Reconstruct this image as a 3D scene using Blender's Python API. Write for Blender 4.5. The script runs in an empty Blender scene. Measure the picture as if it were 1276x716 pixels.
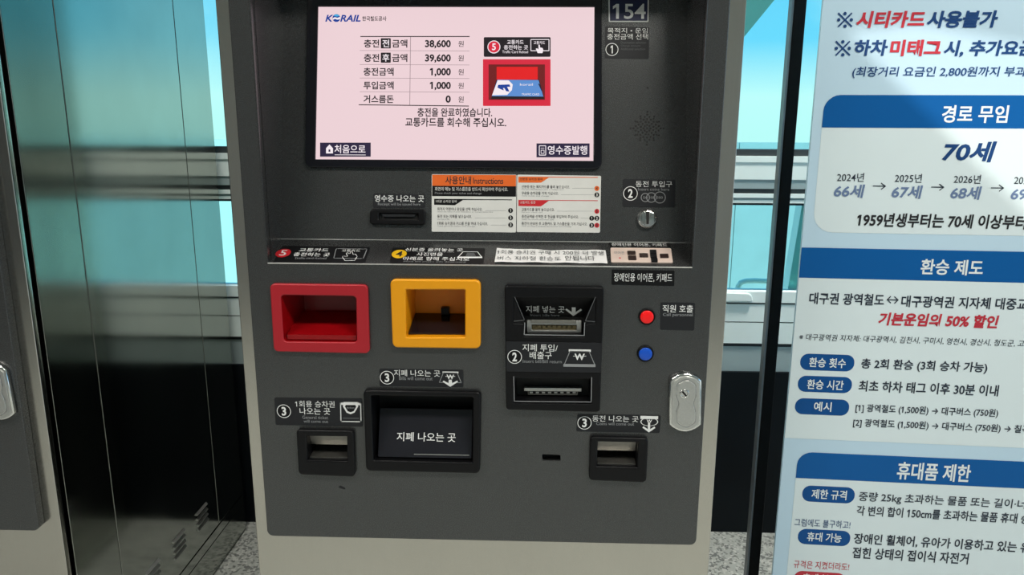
import bpy, bmesh, math, random
from mathutils import Vector, Matrix
random.seed(7)
C = bpy.context.scene.collection
SC = bpy.context.scene

# ---------------------------------------------------------------- camera
FPX = 960.0                                   # focal length in pixels of the 1276x716 frame
CAM = Vector((0.0929, -1.2211, 1.22))
PITCH, YAW, ROLL = 0.2241606, -0.03290167, 0.00388492
cp, sp, cy, sy = math.cos(PITCH), math.sin(PITCH), math.cos(YAW), math.sin(YAW)
FWD = Vector((sy * cp, cy * cp, -sp)); RT0 = Vector((cy, -sy, 0)); UP0 = RT0.cross(FWD)
RT = RT0 * math.cos(ROLL) + UP0 * math.sin(ROLL); UPV = -RT0 * math.sin(ROLL) + UP0 * math.cos(ROLL)
cam_d = bpy.data.cameras.new('camera'); cam_o = bpy.data.objects.new('camera', cam_d); C.objects.link(cam_o)
cam_d.sensor_fit = 'HORIZONTAL'; cam_d.sensor_width = 36.0; cam_d.lens = 36.0 * FPX / 1276.0
cam_d.clip_start = 0.02; cam_d.clip_end = 500
m3 = Matrix((RT, UPV, -FWD)).transposed(); cam_o.matrix_world = Matrix.Translation(CAM) @ m3.to_4x4()
SC.camera = cam_o

# ---------------------------------------------------------------- world, lamps, exposure
SKY_STRENGTH = 1.2
LAMP_LEFT, LAMP_RIGHT = 48.0, 62.0
FLOOR_FILL_LEFT, FLOOR_FILL_RIGHT = 115.0, 42.0
WINDOW_FILL_POWER = 80.0
SUN_STRENGTH = 1.5
w = bpy.data.worlds.new('sky'); SC.world = w; w.use_nodes = True
nt = w.node_tree; nt.nodes.clear()
wo = nt.nodes.new('ShaderNodeOutputWorld'); bg = nt.nodes.new('ShaderNodeBackground')
tc = nt.nodes.new('ShaderNodeTexCoord'); sx = nt.nodes.new('ShaderNodeSeparateXYZ')
mr = nt.nodes.new('ShaderNodeMapRange'); mr.inputs[1].default_value = -0.15; mr.inputs[2].default_value = 0.5
rp = nt.nodes.new('ShaderNodeValToRGB'); e = rp.color_ramp.elements
e[0].position = 0.0; e[0].color = (0.80, 0.92, 0.90, 1); e[1].position = 1.0; e[1].color = (0.16, 0.42, 0.85, 1)
k = rp.color_ramp.elements.new(0.26); k.color = (0.95, 0.98, 0.97, 1)
k = rp.color_ramp.elements.new(0.36); k.color = (0.26, 0.68, 0.98, 1)
ns = nt.nodes.new('ShaderNodeTexNoise'); ns.inputs['Scale'].default_value = 3.2; ns.inputs['Detail'].default_value = 6
cr = nt.nodes.new('ShaderNodeValToRGB'); cr.color_ramp.elements[0].position = 0.56; cr.color_ramp.elements[1].position = 0.80
mx = nt.nodes.new('ShaderNodeMixRGB'); mx.inputs[2].default_value = (1, 1, 1, 1)
nt.links.new(tc.outputs['Generated'], sx.inputs[0]); nt.links.new(sx.outputs['Z'], mr.inputs[0]); nt.links.new(mr.outputs[0], rp.inputs[0])
nt.links.new(tc.outputs['Generated'], ns.inputs['Vector']); nt.links.new(ns.outputs[0], cr.inputs[0])
nt.links.new(cr.outputs[0], mx.inputs[0]); nt.links.new(rp.outputs[0], mx.inputs[1])
nt.links.new(mx.outputs[0], bg.inputs[0]); bg.inputs[1].default_value = SKY_STRENGTH; nt.links.new(bg.outputs[0], wo.inputs[0])

SUN_DIR = Vector((0.2, 0.96, -0.2)).normalized()
sun_d = bpy.data.lights.new('sun', 'SUN'); sun_d.energy = SUN_STRENGTH; sun_d.angle = math.radians(0.35); sun_d.color = (1, 0.97, 0.9)
sun_o = bpy.data.objects.new('sun', sun_d); C.objects.link(sun_o)
sun_o.rotation_euler = SUN_DIR.to_track_quat('-Z', 'Y').to_euler(); sun_o.location = (-3, -9, 4)
for i, (x, y, pw) in enumerate(((-1.7, -1.5, LAMP_LEFT), (1.3, -1.5, LAMP_RIGHT), (-0.58, 0.1, WINDOW_FILL_POWER * 0.55), (1.2, 0.3, WINDOW_FILL_POWER))):  # last two are unseen fill lamps added to brighten the window rails
    ld = bpy.data.lights.new('ceiling_and_fill_light', 'AREA'); ld.shape = 'RECTANGLE'; ld.size = 1.3 if i < 2 else 0.5; ld.size_y = 0.35
    ld.energy = pw; ld.color = (1, 0.96, 0.88)
    lo = bpy.data.objects.new('ceiling_and_fill_light', ld); C.objects.link(lo); lo.location = (x, y, 2.97)

for x, pw in ((-1.0, FLOOR_FILL_LEFT), (0.4, FLOOR_FILL_RIGHT)):  # unseen spots added to brighten the floor that the steel frame mirrors
    ld = bpy.data.lights.new('floor_fill_spot', 'SPOT'); ld.energy = pw; ld.spot_size = math.radians(44); ld.spot_blend = 0.5; ld.shadow_soft_size = 0.06; ld.color = (1, 0.95, 0.84)
    lo = bpy.data.objects.new('floor_fill_spot', ld); C.objects.link(lo); lo.location = (x, -2.1, 2.95)
vs = SC.view_settings; vs.view_transform = 'Standard'; vs.look = 'None'; vs.gamma = 1.0; vs.exposure = 0.0; vs.use_curve_mapping = False

# ---------------------------------------------------------------- materials
def s2l(c): return tuple(((v / 255.0) / 12.92 if v <= 10 else ((v / 255.0 + 0.055) / 1.055) ** 2.4) for v in c)
MATS = {}
def mat(name, rgb, rough=0.5, metal=0.0, emit=0.0, var=0.06, scale=40.0, rvar=0.1, aniso=None, coat=0.0, spec=0.5, bump=0.0):
    """principled material with a procedural noise in tone and roughness; rgb is linear"""
    if name in MATS: return MATS[name]
    m = bpy.data.materials.new(name); m.use_nodes = True; t = m.node_tree; b = t.nodes['Principled BSDF']
    b.inputs['Metallic'].default_value = metal; b.inputs['Roughness'].default_value = rough
    b.inputs['Specular IOR Level'].default_value = spec; b.inputs['Coat Weight'].default_value = coat
    co = t.nodes.new('ShaderNodeTexCoord'); mp = t.nodes.new('ShaderNodeMapping')
    if aniso: mp.inputs['Scale'].default_value = aniso
    n = t.nodes.new('ShaderNodeTexNoise'); n.inputs['Scale'].default_value = scale; n.inputs['Detail'].default_value = 4
    t.links.new(co.outputs['Object'], mp.inputs[0]); t.links.new(mp.outputs[0], n.inputs['Vector'])
    r = t.nodes.new('ShaderNodeValToRGB')
    r.color_ramp.elements[0].color = tuple(c * (1 - var) for c in rgb) + (1,)
    r.color_ramp.elements[1].color = tuple(min(1, c * (1 + var)) for c in rgb) + (1,)
    r.color_ramp.elements[0].position = 0.3; r.color_ramp.elements[1].position = 0.7
    t.links.new(n.outputs[0], r.inputs[0]); t.links.new(r.outputs[0], b.inputs['Base Color'])
    if rvar:
        q = t.nodes.new('ShaderNodeMapRange'); q.inputs[3].default_value = rough * (1 - rvar); q.inputs[4].default_value = min(1, rough * (1 + rvar))
        t.links.new(n.outputs[0], q.inputs[0]); t.links.new(q.outputs[0], b.inputs['Roughness'])
    if bump:
        bp = t.nodes.new('ShaderNodeBump'); bp.inputs['Strength'].default_value = bump; bp.inputs['Distance'].default_value = 0.001
        t.links.new(n.outputs[0], bp.inputs['Height']); t.links.new(bp.outputs[0], b.inputs['Normal'])
    if emit:
        t.links.new(r.outputs[0], b.inputs['Emission Color']); b.inputs['Emission Strength'].default_value = emit
    MATS[name] = m; return m
def glow(name, srgb, k=1.0):
    """a lit pixel colour of the display"""
    if name in MATS: return MATS[name]
    m = mat(name, (0.01, 0.01, 0.01), 0.3, rvar=0, var=0.0); b = m.node_tree.nodes['Principled BSDF']
    b.inputs['Emission Color'].default_value = s2l(srgb) + (1,); b.inputs['Emission Strength'].default_value = k
    b.inputs['Specular IOR Level'].default_value = 0.2
    return m

PANEL = mat('grey_metal_paint', (0.104, 0.107, 0.108), 0.27, 0.72, var=0.05, scale=900, rvar=0.12)
RECESS = PANEL
STEEL = mat('brushed_steel', (0.60, 0.575, 0.52), 0.2, 1.0, var=0.02, scale=400, aniso=(1, 1, 0.05), rvar=0.06)
SIDE = mat('dark_mirror_steel', (0.43, 0.45, 0.415), 0.12, 1.0, var=0.06, scale=6, rvar=0.35)
CHROME = mat('chrome', (0.78, 0.78, 0.76), 0.14, 1.0, var=0.03, scale=200)
SATIN = mat('satin_nickel', (0.62, 0.62, 0.60), 0.32, 0.85, var=0.05, scale=300)
BLACK = mat('black_plastic', (0.006, 0.006, 0.007), 0.34, var=0.2, scale=300, spec=0.22)
GLOSS = mat('gloss_black', (0.008, 0.008, 0.012), 0.12, var=0.1, scale=100)
DEEP = mat('black_inside', (0.006, 0.006, 0.006), 0.6, var=0.1)
LABEL = mat('label_charcoal', (0.017, 0.018, 0.021), 0.42, var=0.1, scale=500, spec=0.3)
LABELK = mat('label_black', (0.006, 0.006, 0.007), 0.4, var=0.1, scale=500, spec=0.25)
WHITE = mat('white_print', (0.86, 0.87, 0.86), 0.5, var=0.03)
GREYP = mat('grey_print', (0.30, 0.31, 0.32), 0.5, var=0.03)
DIMP = mat('dim_print', (0.10, 0.105, 0.11), 0.5, var=0.03)
INK = mat('black_ink', (0.012, 0.012, 0.016), 0.5, var=0.05)
RED = mat('red_plastic', s2l((176, 30, 42)), 0.38, var=0.02, scale=60)
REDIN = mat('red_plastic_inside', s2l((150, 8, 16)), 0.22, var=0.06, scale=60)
YEL = mat('yellow_plastic', s2l((242, 162, 8)), 0.38, var=0.015, scale=60)
REDP = mat('red_print', s2l((205, 32, 42)), 0.45, var=0.04)
ORG = mat('orange_print', s2l((235, 105, 28)), 0.45, var=0.04)
YELP = mat('yellow_print', s2l((240, 190, 20)), 0.45, var=0.04)
PAPER = mat('white_sticker', (0.74, 0.74, 0.71), 0.45, var=0.03)
NOTE = mat('note_paper', (0.85, 0.84, 0.83), 0.6, var=0.04, scale=30, bump=0.3)
CREAM = mat('keypad_cream', s2l((222, 200, 188)), 0.45, var=0.05)
BROWN = mat('keypad_key', s2l((48, 34, 30)), 0.4, var=0.1)
BLUEP = mat('number_plate_blue', s2l((26, 32, 72)), 0.4, var=0.06)
BTNR = mat('red_button', s2l((232, 22, 24)), 0.25, emit=0.25, var=0.03)
BTNB = mat('blue_button', s2l((20, 80, 190)), 0.25, emit=0.1, var=0.03)
BRASS = mat('slot_teeth', s2l((120, 110, 80)), 0.4, 0.5, var=0.15, scale=300)
ZINC = mat('tray_steel', (0.36, 0.35, 0.32), 0.36, 0.9, var=0.08, scale=120)

# ---------------------------------------------------------------- planes to lay things out on
class Fr:
    """a plane in the place: origin, right, up, outward normal; px() reads where a photo pixel meets it"""
    def __init__(s, O, U, V):
        s.O = Vector(O); s.U = Vector(U).normalized(); s.V = Vector(V).normalized(); s.N = s.U.cross(s.V)
    def px(s, x, y):
        d = RT * ((x - 638) / FPX) + UPV * (-(y - 358) / FPX) + FWD
        q = CAM + d * ((s.O - CAM).dot(s.N) / d.dot(s.N)) - s.O
        return (q.dot(s.U), q.dot(s.V))
    def P(s, u, v, w=0.0): return s.O + s.U * u + s.V * v + s.N * w
    def off(s, w): return Fr(s.O + s.N * w, s.U, s.V)
FRONT = Fr((0, 0, 1.22), (1, 0, 0), (0, 0, 1))
LEDGE = Fr((0, 0, 1.22 - 0.2418), (1, 0, 0), (0, 0.072, 0.0275))
TILT = math.atan(0.225)
BACK = Fr((0, 0.072, 1.22 - 0.2143), (1, 0, 0), (0, math.sin(TILT), math.cos(TILT)))
PSI = math.radians(3.6)
BOARD = Fr((0.6, 0.22, 1.22), (math.cos(PSI), -math.sin(PSI), 0), (0, 0, 1))

# ---------------------------------------------------------------- builders
def put(name, verts, faces, m, parent=None, smooth=False, mats=None, fm=None):
    me = bpy.data.meshes.new(name); me.from_pydata([tuple(v) for v in verts], [], faces)
    for q in (mats or [m]): me.materials.append(q)
    if fm:
        for p, i in zip(me.polygons, fm): p.material_index = i
    if smooth:
        for p in me.polygons: p.use_smooth = True
    me.update(); o = bpy.data.objects.new(name, me); C.objects.link(o); o.parent = parent
    return o
def tag(o, label=None, cat=None, group=None, kind=None):
    if label: o['label'] = label
    if cat: o['category'] = cat
    if group: o['group'] = group
    if kind: o['kind'] = kind
    return o
def empty(name, loc):
    o = bpy.data.objects.new(name, None); C.objects.link(o); o.location = loc; o.empty_display_size = 0.1
    return o
def rnd(pts, r, seg=6):
    """round the corners of a polygon; r is one radius or one per corner"""
    out = []; n = len(pts)
    for i in range(n):
        p = Vector(pts[i]).to_2d(); a = Vector(pts[i - 1]).to_2d() - p; b = Vector(pts[(i + 1) % n]).to_2d() - p
        ri = r[i] if isinstance(r, (list, tuple)) else r
        if ri <= 1e-6: out.append((p.x, p.y)); continue
        la, lb = a.length, b.length; a /= la; b /= lb
        ang = a.angle(b); t = min(ri / math.tan(ang / 2), la * 0.49, lb * 0.49); rr = t * math.tan(ang / 2)
        c = p + (a + b).normalized() * (rr / math.sin(ang / 2))
        s0 = p + a * t - c; s1 = p + b * t - c
        a0 = math.atan2(s0.y, s0.x); d = math.atan2(s0.x * s1.y - s0.y * s1.x, s0.dot(s1))
        for j in range(seg + 1):
            q = a0 + d * j / seg; out.append((c.x + rr * math.cos(q), c.y + rr * math.sin(q)))
    return out
def quad(fr, tl, tr, br, bl, r=0.0, seg=6):
    return rnd([fr.px(*bl), fr.px(*br), fr.px(*tr), fr.px(*tl)], r, seg)       # counter-clockwise
def box4(fr, x0, y0, x1, y1, r=0.0, seg=6): return quad(fr, (x0, y0), (x1, y0), (x1, y1), (x0, y1), r, seg)
def uvbox(u0, v0, u1, v1, r=0.0, seg=6): return rnd([(u0, v0), (u1, v0), (u1, v1), (u0, v1)], r, seg)
def circ(c, r, n=28, sy_=1.0): return [(c[0] + r * math.cos(2 * math.pi * i / n), c[1] + sy_ * r * math.sin(2 * math.pi * i / n)) for i in range(n)]
def area2(p): return sum(p[i - 1][0] * p[i][1] - p[i][0] * p[i - 1][1] for i in range(len(p)))
def fill2d(loops, half, bev):
    cu = bpy.data.curves.new('tmp', 'CURVE'); cu.dimensions = '2D'; cu.fill_mode = 'BOTH'
    cu.extrude = max(half - bev, 0); cu.bevel_depth = bev; cu.offset = -bev; cu.bevel_resolution = 2
    for i, L in enumerate(loops):
        L = list(L)
        if (area2(L) > 0) != (i == 0): L.reverse()
        s = cu.splines.new('POLY'); s.points.add(len(L) - 1); s.use_cyclic_u = True
        for p, q in zip(s.points, L): p.co = (q[0], q[1], 0, 1)
    o = bpy.data.objects.new('tmp', cu); C.objects.link(o); bpy.context.view_layer.update()
    me = bpy.data.meshes.new_from_object(o.evaluated_get(bpy.context.evaluated_depsgraph_get()))
    vs_ = [tuple(v.co) for v in me.vertices]; fs = [tuple(p.vertices) for p in me.polygons]
    bpy.data.objects.remove(o); bpy.data.curves.remove(cu); bpy.data.meshes.remove(me)
    return vs_, fs
class MB:
    """collects shapes of one part, each with its material, into one mesh"""
    def __init__(s): s.v = []; s.f = []; s.m = []; s.mats = []
    def add(s, v, f, m):
        n = len(s.v)
        if m not in s.mats: s.mats.append(m)
        k_ = s.mats.index(m); s.v += [Vector(p) for p in v]; s.f += [tuple(i + n for i in q) for q in f]; s.m += [k_] * len(f)
    def plate(s, fr, loops, w0, w1, m, bev=0.0):
        if loops and isinstance(loops[0][0], (int, float)): loops = [loops]
        v, f = fill2d(loops, (w1 - w0) / 2, bev); mid = (w0 + w1) / 2
        s.add([fr.P(a, b, c + mid) for a, b, c in v], f, m)
    def flat(s, fr, loop, w, m): s.add([fr.P(a, b, w) for a, b in loop], [tuple(range(len(loop)))], m)
    def line(s, fr, pts, wd, w, m, th=0.0):
        """a printed stroke along uv points"""
        for a, b in zip(pts[:-1], pts[1:]):
            a = Vector(a).to_2d(); b = Vector(b).to_2d(); d = (b - a)
            if d.length < 1e-9: continue
            d.normalize(); n = Vector((-d.y, d.x)) * wd / 2; a = a - d * wd * 0.4; b = b + d * wd * 0.4
            s.flat(fr, [a - n, b - n, b + n, a + n], w, m)
    def ring(s, fr, c, r, wd, w, m, n=28, sy_=1.0):
        o = circ(c, r, n, sy_); i = circ(c, r - wd, n, sy_)
        s.add([fr.P(a, b, w) for a, b in o + i], [(j, (j + 1) % n, n + (j + 1) % n, n + j) for j in range(n)], m)
    def outline(s, fr, loop, wd, w, m): s.line(fr, list(loop) + [loop[0]], wd, w, m)
    def cavity(s, fr, front, back, w0, w1, m, mb=None):
        n = len(front); s.add([fr.P(a, b, w0) for a, b in front] + [fr.P(a, b, w1) for a, b in back],
                              [(j, n + j, n + (j + 1) % n, (j + 1) % n)[::-1] for j in range(n)], m)
        s.add([fr.P(a, b, w1) for a, b in back], [tuple(range(n))], mb or m)
    def lathe(s, fr, c, prof, m, n=40):
        v = []; f = []
        for r, w_ in prof: v += [fr.P(c[0] + r * math.cos(2 * math.pi * i / n), c[1] + r * math.sin(2 * math.pi * i / n), w_) for i in range(n)]
        for k_ in range(len(prof) - 1):
            for i in range(n): f.append((k_ * n + i, k_ * n + (i + 1) % n, (k_ + 1) * n + (i + 1) % n, (k_ + 1) * n + i))
        f.append(tuple((len(prof) - 1) * n + i for i in range(n))); s.add(v, f, m)
    def box(s, a, b, m):
        (x0, y0, z0), (x1, y1, z1) = a, b
        v = [(x0, y0, z0), (x1, y0, z0), (x1, y1, z0), (x0, y1, z0), (x0, y0, z1), (x1, y0, z1), (x1, y1, z1), (x0, y1, z1)]
        s.add(v, [(0, 3, 2, 1), (4, 5, 6, 7), (0, 1, 5, 4), (1, 2, 6, 5), (2, 3, 7, 6), (3, 0, 4, 7)], m)
    def tube(s, pts, r, m, n=10):
        pts = [Vector(p) for p in pts]; v = []; f = []
        for i, p in enumerate(pts):
            d = ((pts[i + 1] if i + 1 < len(pts) else p) - (pts[i - 1] if i else p)).normalized()
            a = d.orthogonal().normalized(); 
            if i: a = (pa - d * pa.dot(d)).normalized()
            pa = a; b = d.cross(a)
            v += [p + (a * math.cos(2 * math.pi * j / n) + b * math.sin(2 * math.pi * j / n)) * r for j in range(n)]
        for i in range(len(pts) - 1):
            for j in range(n): f.append((i * n + j, i * n + (j + 1) % n, (i + 1) * n + (j + 1) % n, (i + 1) * n + j))
        f.append(tuple(range(n))[::-1]); f.append(tuple((len(pts) - 1) * n + j for j in range(n))); s.add(v, f, m)
    # -- writing
    def text(s, fr, t, x0, y0, x1, y1, m, w=0.0004, bold=0.012, shear=0.0):
        xm, ym = (x0 + x1) / 2, (y0 + y1) / 2
        u0, u1 = fr.px(x0, ym)[0], fr.px(x1, ym)[0]; v0, v1 = fr.px(xm, y1)[1], fr.px(xm, y0)[1]
        s.text_uv(fr, t, u0, v0, u1, v1, m, w, bold, shear)
    def row(s, fr, t, x0, y0, x1, y1, h, m, w=0.0004, bold=0.012, shear=0.0):
        """a line of writing from its left and right middle points and letter height in pixels"""
        xm, ym = (x0 + x1) / 2, (y0 + y1) / 2
        u0, u1 = fr.px(x0, y0)[0], fr.px(x1, y1)[0]; v0, v1 = fr.px(xm, ym + h / 2)[1], fr.px(xm, ym - h / 2)[1]
        s.text_uv(fr, t, u0, v0, u1, v1, m, w, bold, shear)
    def text_uv(s, fr, t, u0, v0, u1, v1, m, w, bold, shear):
        v, f = glyphs(t, bold, shear)
        a0 = min(p[0] for p in v); a1 = max(p[0] for p in v); b0 = min(p[1] for p in v); b1 = max(p[1] for p in v)
        s.add([fr.P(u0 + (p[0] - a0) / (a1 - a0) * (u1 - u0), v0 + (p[1] - b0) / (b1 - b0) * (v1 - v0), w) for p in v], f, m)
    def build(s, name, parent=None, smooth=False):
        return put(name, s.v, s.f, None, parent, smooth, s.mats, s.m)
GL = {}
def glyphs(t, bold, shear):
    key = (t, bold, shear)
    if key in GL: return GL[key]
    cu = bpy.data.curves.new('tmp', 'FONT'); cu.body = t; cu.size = 1.0; cu.resolution_u = 3; cu.offset = bold; cu.shear = shear
    o = bpy.data.objects.new('tmp', cu); C.objects.link(o); bpy.context.view_layer.update()
    me = bpy.data.meshes.new_from_object(o.evaluated_get(bpy.context.evaluated_depsgraph_get()))
    r = ([tuple(v.co) for v in me.vertices], [tuple(p.vertices) for p in me.polygons])
    bpy.data.objects.remove(o); bpy.data.curves.remove(cu); bpy.data.meshes.remove(me)
    if '1' in t:                                   # the font's 1 is a bare bar: give it its flag
        vv, ff = list(r[0]), list(r[1]); link = {}
        for f in ff:
            for i in f: link.setdefault(i, set()).update(f)
        seen = set()
        for i in list(link):
            if i in seen: continue
            comp, todo = set(), [i]
            while todo:
                q = todo.pop()
                if q not in comp: comp.add(q); todo += link[q]
            seen |= comp
            xs = [vv[j][0] for j in comp]; ys_ = [vv[j][1] for j in comp]; w_, h_ = max(xs) - min(xs), max(ys_) - min(ys_)
            if len(comp) == 4 and abs(h_ - 0.682 - 2 * bold) < 0.02 and abs(w_ - 0.098 - 2 * bold - shear * h_) < 0.012:
                top = max(ys_); x0 = max(xs) - 0.098 - 2 * bold + 0.004; n = len(vv); k_ = bold
                vv += [(x0, top, 0), (x0 - 0.15, top - 0.13 + k_, 0), (x0 - 0.15, top - 0.24 - k_, 0), (x0, top - 0.14 - k_, 0)]; ff.append((n, n + 1, n + 2, n + 3))
        r = (vv, ff)
    GL[key] = r; return r
def shade(o, ang=35):
    for p in o.data.polygons: p.use_smooth = True
    bm = bmesh.new(); bm.from_mesh(o.data)
    for ed in bm.edges:
        if len(ed.link_faces) == 2 and ed.calc_face_angle(0) > math.radians(ang): ed.smooth = False
        elif len(ed.link_faces) != 2: ed.smooth = False
    bm.to_mesh(o.data); bm.free(); return o
def copy_tree(o, parent=None):
    c = o.copy(); C.objects.link(c); c.parent = parent
    for ch in [x for x in bpy.data.objects if x.parent == o]: copy_tree(ch, c)
    return c

# ================================================================= THE SETTING
def terrazzo(name, base, dark, light):
    m = bpy.data.materials.new(name); m.use_nodes = True; t = m.node_tree; b = t.nodes['Principled BSDF']
    co = t.nodes.new('ShaderNodeTexCoord')
    vo = t.nodes.new('ShaderNodeTexVoronoi'); vo.inputs['Scale'].default_value = 150
    r1 = t.nodes.new('ShaderNodeValToRGB'); r1.color_ramp.interpolation = 'CONSTANT'
    els = r1.color_ramp.elements; els[0].color = dark + (1,); els[1].position = 0.2; els[1].color = base + (1,)
    q = els.new(0.72); q.color = light + (1,)
    q = els.new(0.9); q.color = tuple(0.6 * a for a in base) + (1,)
    nn = t.nodes.new('ShaderNodeTexNoise'); nn.inputs['Scale'].default_value = 25; nn.inputs['Detail'].default_value = 5
    m2 = t.nodes.new('ShaderNodeMixRGB'); m2.blend_type = 'MULTIPLY'; m2.inputs[0].default_value = 0.35
    sp_ = t.nodes.new('ShaderNodeSeparateColor')
    t.links.new(co.outputs['Object'], vo.inputs['Vector']); t.links.new(vo.outputs['Color'], sp_.inputs[0]); t.links.new(sp_.outputs[0], r1.inputs[0])
    t.links.new(co.outputs['Object'], nn.inputs['Vector']); t.links.new(r1.outputs[0], m2.inputs[1]); t.links.new(nn.outputs[0], m2.inputs[2])
    t.links.new(m2.outputs[0], b.inputs['Base Color']); b.inputs['Roughness'].default_value = 0.35
    return m
FLOOR = terrazzo('speckled_stone_floor', (0.38, 0.40, 0.375), (0.16, 0.17, 0.165), (0.50, 0.51, 0.485))
CEIL = mat('ceiling_panel', (0.45, 0.45, 0.44), 0.8, var=0.04, scale=3)
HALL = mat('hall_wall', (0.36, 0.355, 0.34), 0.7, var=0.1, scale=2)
BLKW = mat('black_wall_panel', (0.004, 0.006, 0.008), 0.45, var=0.2, scale=6, spec=0.15)
ALU = mat('white_aluminium', (0.74, 0.84, 0.83), 0.45, 0.0, var=0.04, scale=8)
ALUG = mat('grey_aluminium', (0.34, 0.42, 0.43), 0.45, 0.2, var=0.05, scale=8)
GASK = mat('dark_gasket', (0.02, 0.028, 0.032), 0.6, var=0.1)
EXTW = mat('pale_outside_panel', (0.86, 0.93, 0.88), 0.6, var=0.06, scale=2)
EXTG = mat('teal_roof_edge', (0.16, 0.22, 0.22), 0.6, var=0.1, scale=4)
def glassy(name, tint):
    m = bpy.data.materials.new(name); m.use_nodes = True; t = m.node_tree; t.nodes.clear()
    o = t.nodes.new('ShaderNodeOutputMaterial'); tr = t.nodes.new('ShaderNodeBsdfTransparent'); tr.inputs[0].default_value = tint + (1,)
    g = t.nodes.new('ShaderNodeBsdfGlossy'); g.inputs['Roughness'].default_value = 0.02
    fz = t.nodes.new('ShaderNodeFresnel'); fz.inputs[0].default_value = 1.3
    x = t.nodes.new('ShaderNodeMixShader'); t.links.new(fz.outputs[0], x.inputs[0]); t.links.new(tr.outputs[0], x.inputs[1]); t.links.new(g.outputs[0], x.inputs[2])
    t.links.new(x.outputs[0], o.inputs[0]); return m
GLASS = glassy('cyan_tinted_glass', (0.68, 0.94, 0.925))

b = MB(); b.box((-6, -8, -0.1), (6, 0.9, 0), FLOOR); tag(b.build('floor'), kind='structure')
b = MB(); b.box((-6, -5.05, 3.0), (6, 0.94, 3.1), CEIL); tag(b.build('ceiling'), kind='structure')
b = MB(); b.box((-6, 0.88, 0), (6, 0.925, 0.502), BLKW); tag(b.build('wall_front'), kind='structure')
# window wall: white aluminium rails with grey shadow gaps
def rail(b, y0, y1, z0, z1, m): b.box((-6, y0, z0 + 1.22), (6, y1, z1 + 1.22), m)
b = MB()
for y0, z0, z1, m_ in ((.889, -.7180, -.6450, ALUG), (.891, -.6450, -.6340, GASK), (.883, -.6340, -.5740, ALU), (.888, -.5740, -.5705, GASK), (.883, -.5705, -.5205, ALU), (.889, -.5205, -.5150, GASK), (.880, -.5150, -.4840, ALU)):
    rail(b, y0, 0.925, z0, z1, m_)
tag(b.build('trim_1'), kind='structure')
b = MB()
rail(b, 0.891, 0.925, -0.2450, -0.2385, GASK)
rail(b, 0.885, 0.925, -0.2385, -0.2300, ALU)
rail(b, 0.889, 0.925, -0.2300, -0.2240, ALUG)
rail(b, 0.882, 0.925, -0.2240, -0.2130, ALU)
rail(b, 0.891, 0.925, -0.2130, -0.2000, GASK)
rail(b, 0.885, 0.925, -0.2000, -0.1750, ALUG)
rail(b, 0.882, 0.925, -0.1750, -0.1290, ALU)
rail(b, 0.879, 0.925, -0.1290, -0.1130, ALU)
rail(b, 0.889, 0.925, -0.1130, -0.0960, GASK)
tag(b.build('trim_2'), kind='structure')
b = MB(); b.box((-6, 0.905, 0.736), (6, 0.911, 0.975), GLASS); tag(b.build('window_1'), kind='structure')
b = MB(); b.box((-6, 0.905, 1.124), (6, 0.911, 3.0), GLASS); tag(b.build('window_2'), kind='structure')
# unseen rear of the hall; opening added to shape the sun patch on the board
YB = -5.0
def back_at(px_):
    p = BOARD.P(*BOARD.px(*px_)); t = (YB - p.y) / SUN_DIR.y; q = p + SUN_DIR * t; return (q.x, q.z)
WB = Fr((0, YB, 0), (1, 0, 0), (0, 0, 1))
hole = [back_at((1046, 32)), back_at((1330, 318)), back_at((1330, 60)), back_at((1140, 22))]
b = MB(); b.plate(WB, [[(-6, 0), (6, 0), (6, 3), (-6, 3)], hole], -0.05, 0.05, HALL); tag(b.build('wall_back_sun_mask'), kind='structure')
b = MB(); b.box((-4.1, -5.05, 0), (-4.0, 0.88, 3.0), mat('dark_blocker_wall', (0.07, 0.075, 0.085), 0.6, var=0.1, scale=2)); tag(b.build('wall_left_sky_blocker'), kind='structure')  # unseen dark wall added to keep sky light off the left side

# ================================================================= OUTSIDE, beyond the glass
b = MB()
for i in range(24):
    x = -9 + i * 0.75
    b.box((x + 0.006, 10.2, -9), (x + 0.744, 10.25, 0.80), EXTW)
b.box((-9, 10.25, -9), (9, 10.3, 0.79), ALUG)
facade = tag(b.build('facade_wall'), 'pale jointed panel wall seen outside through the glass', 'wall')

def outside(name, Y, poly, depth, m, label, cat):
    fr = Fr((0, Y, 1.22), (1, 0, 0), (0, 0, 1)); b_ = MB(); b_.plate(fr, [[fr.px(*q) for q in poly][::-1]], -depth, 0.0, m); return tag(b_.build(name), label, cat)
outside('roof_canopy', 2.2, [(880, -40), (998, -40), (965, 0), (928, 45), (880, 102)], 0.4, EXTG, 'dark teal sloping roof edge outside, high beyond the glass right of the machine', 'roof')
outside('slanted_brace', 0.926, [(1001, 246), (1040, 246), (1015, 376), (979, 376)], 0.05, EXTW, 'white slanted brace outside the glass, right of the black post', 'brace')
fr = Fr((0, 1.5, 1.22), (1, 0, 0), (0, 0, 1)); b = MB()
pts = [fr.P(*fr.px(*q)) for q in [(919, 374), (918.5, 364), (920, 356), (923, 352), (929, 350), (940, 349.6), (960, 350.4), (1010, 353), (1040, 354)]]
b.tube(pts, 0.0095, EXTW, 12); b.tube([fr.P(*fr.px(919, 373)), fr.P(*fr.px(919, 373)) - Vector((0, 0, 0.7))], 0.0095, EXTW, 12); b.tube([fr.P(*fr.px(1040, 354)), fr.P(*fr.px(1040, 354)) - Vector((0, 0, 0.8))], 0.0095, EXTW, 12); tag(b.build('handrail', None, True), 'white bent tube handrail outside, low beyond the glass right of the machine', 'handrail')
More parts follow.
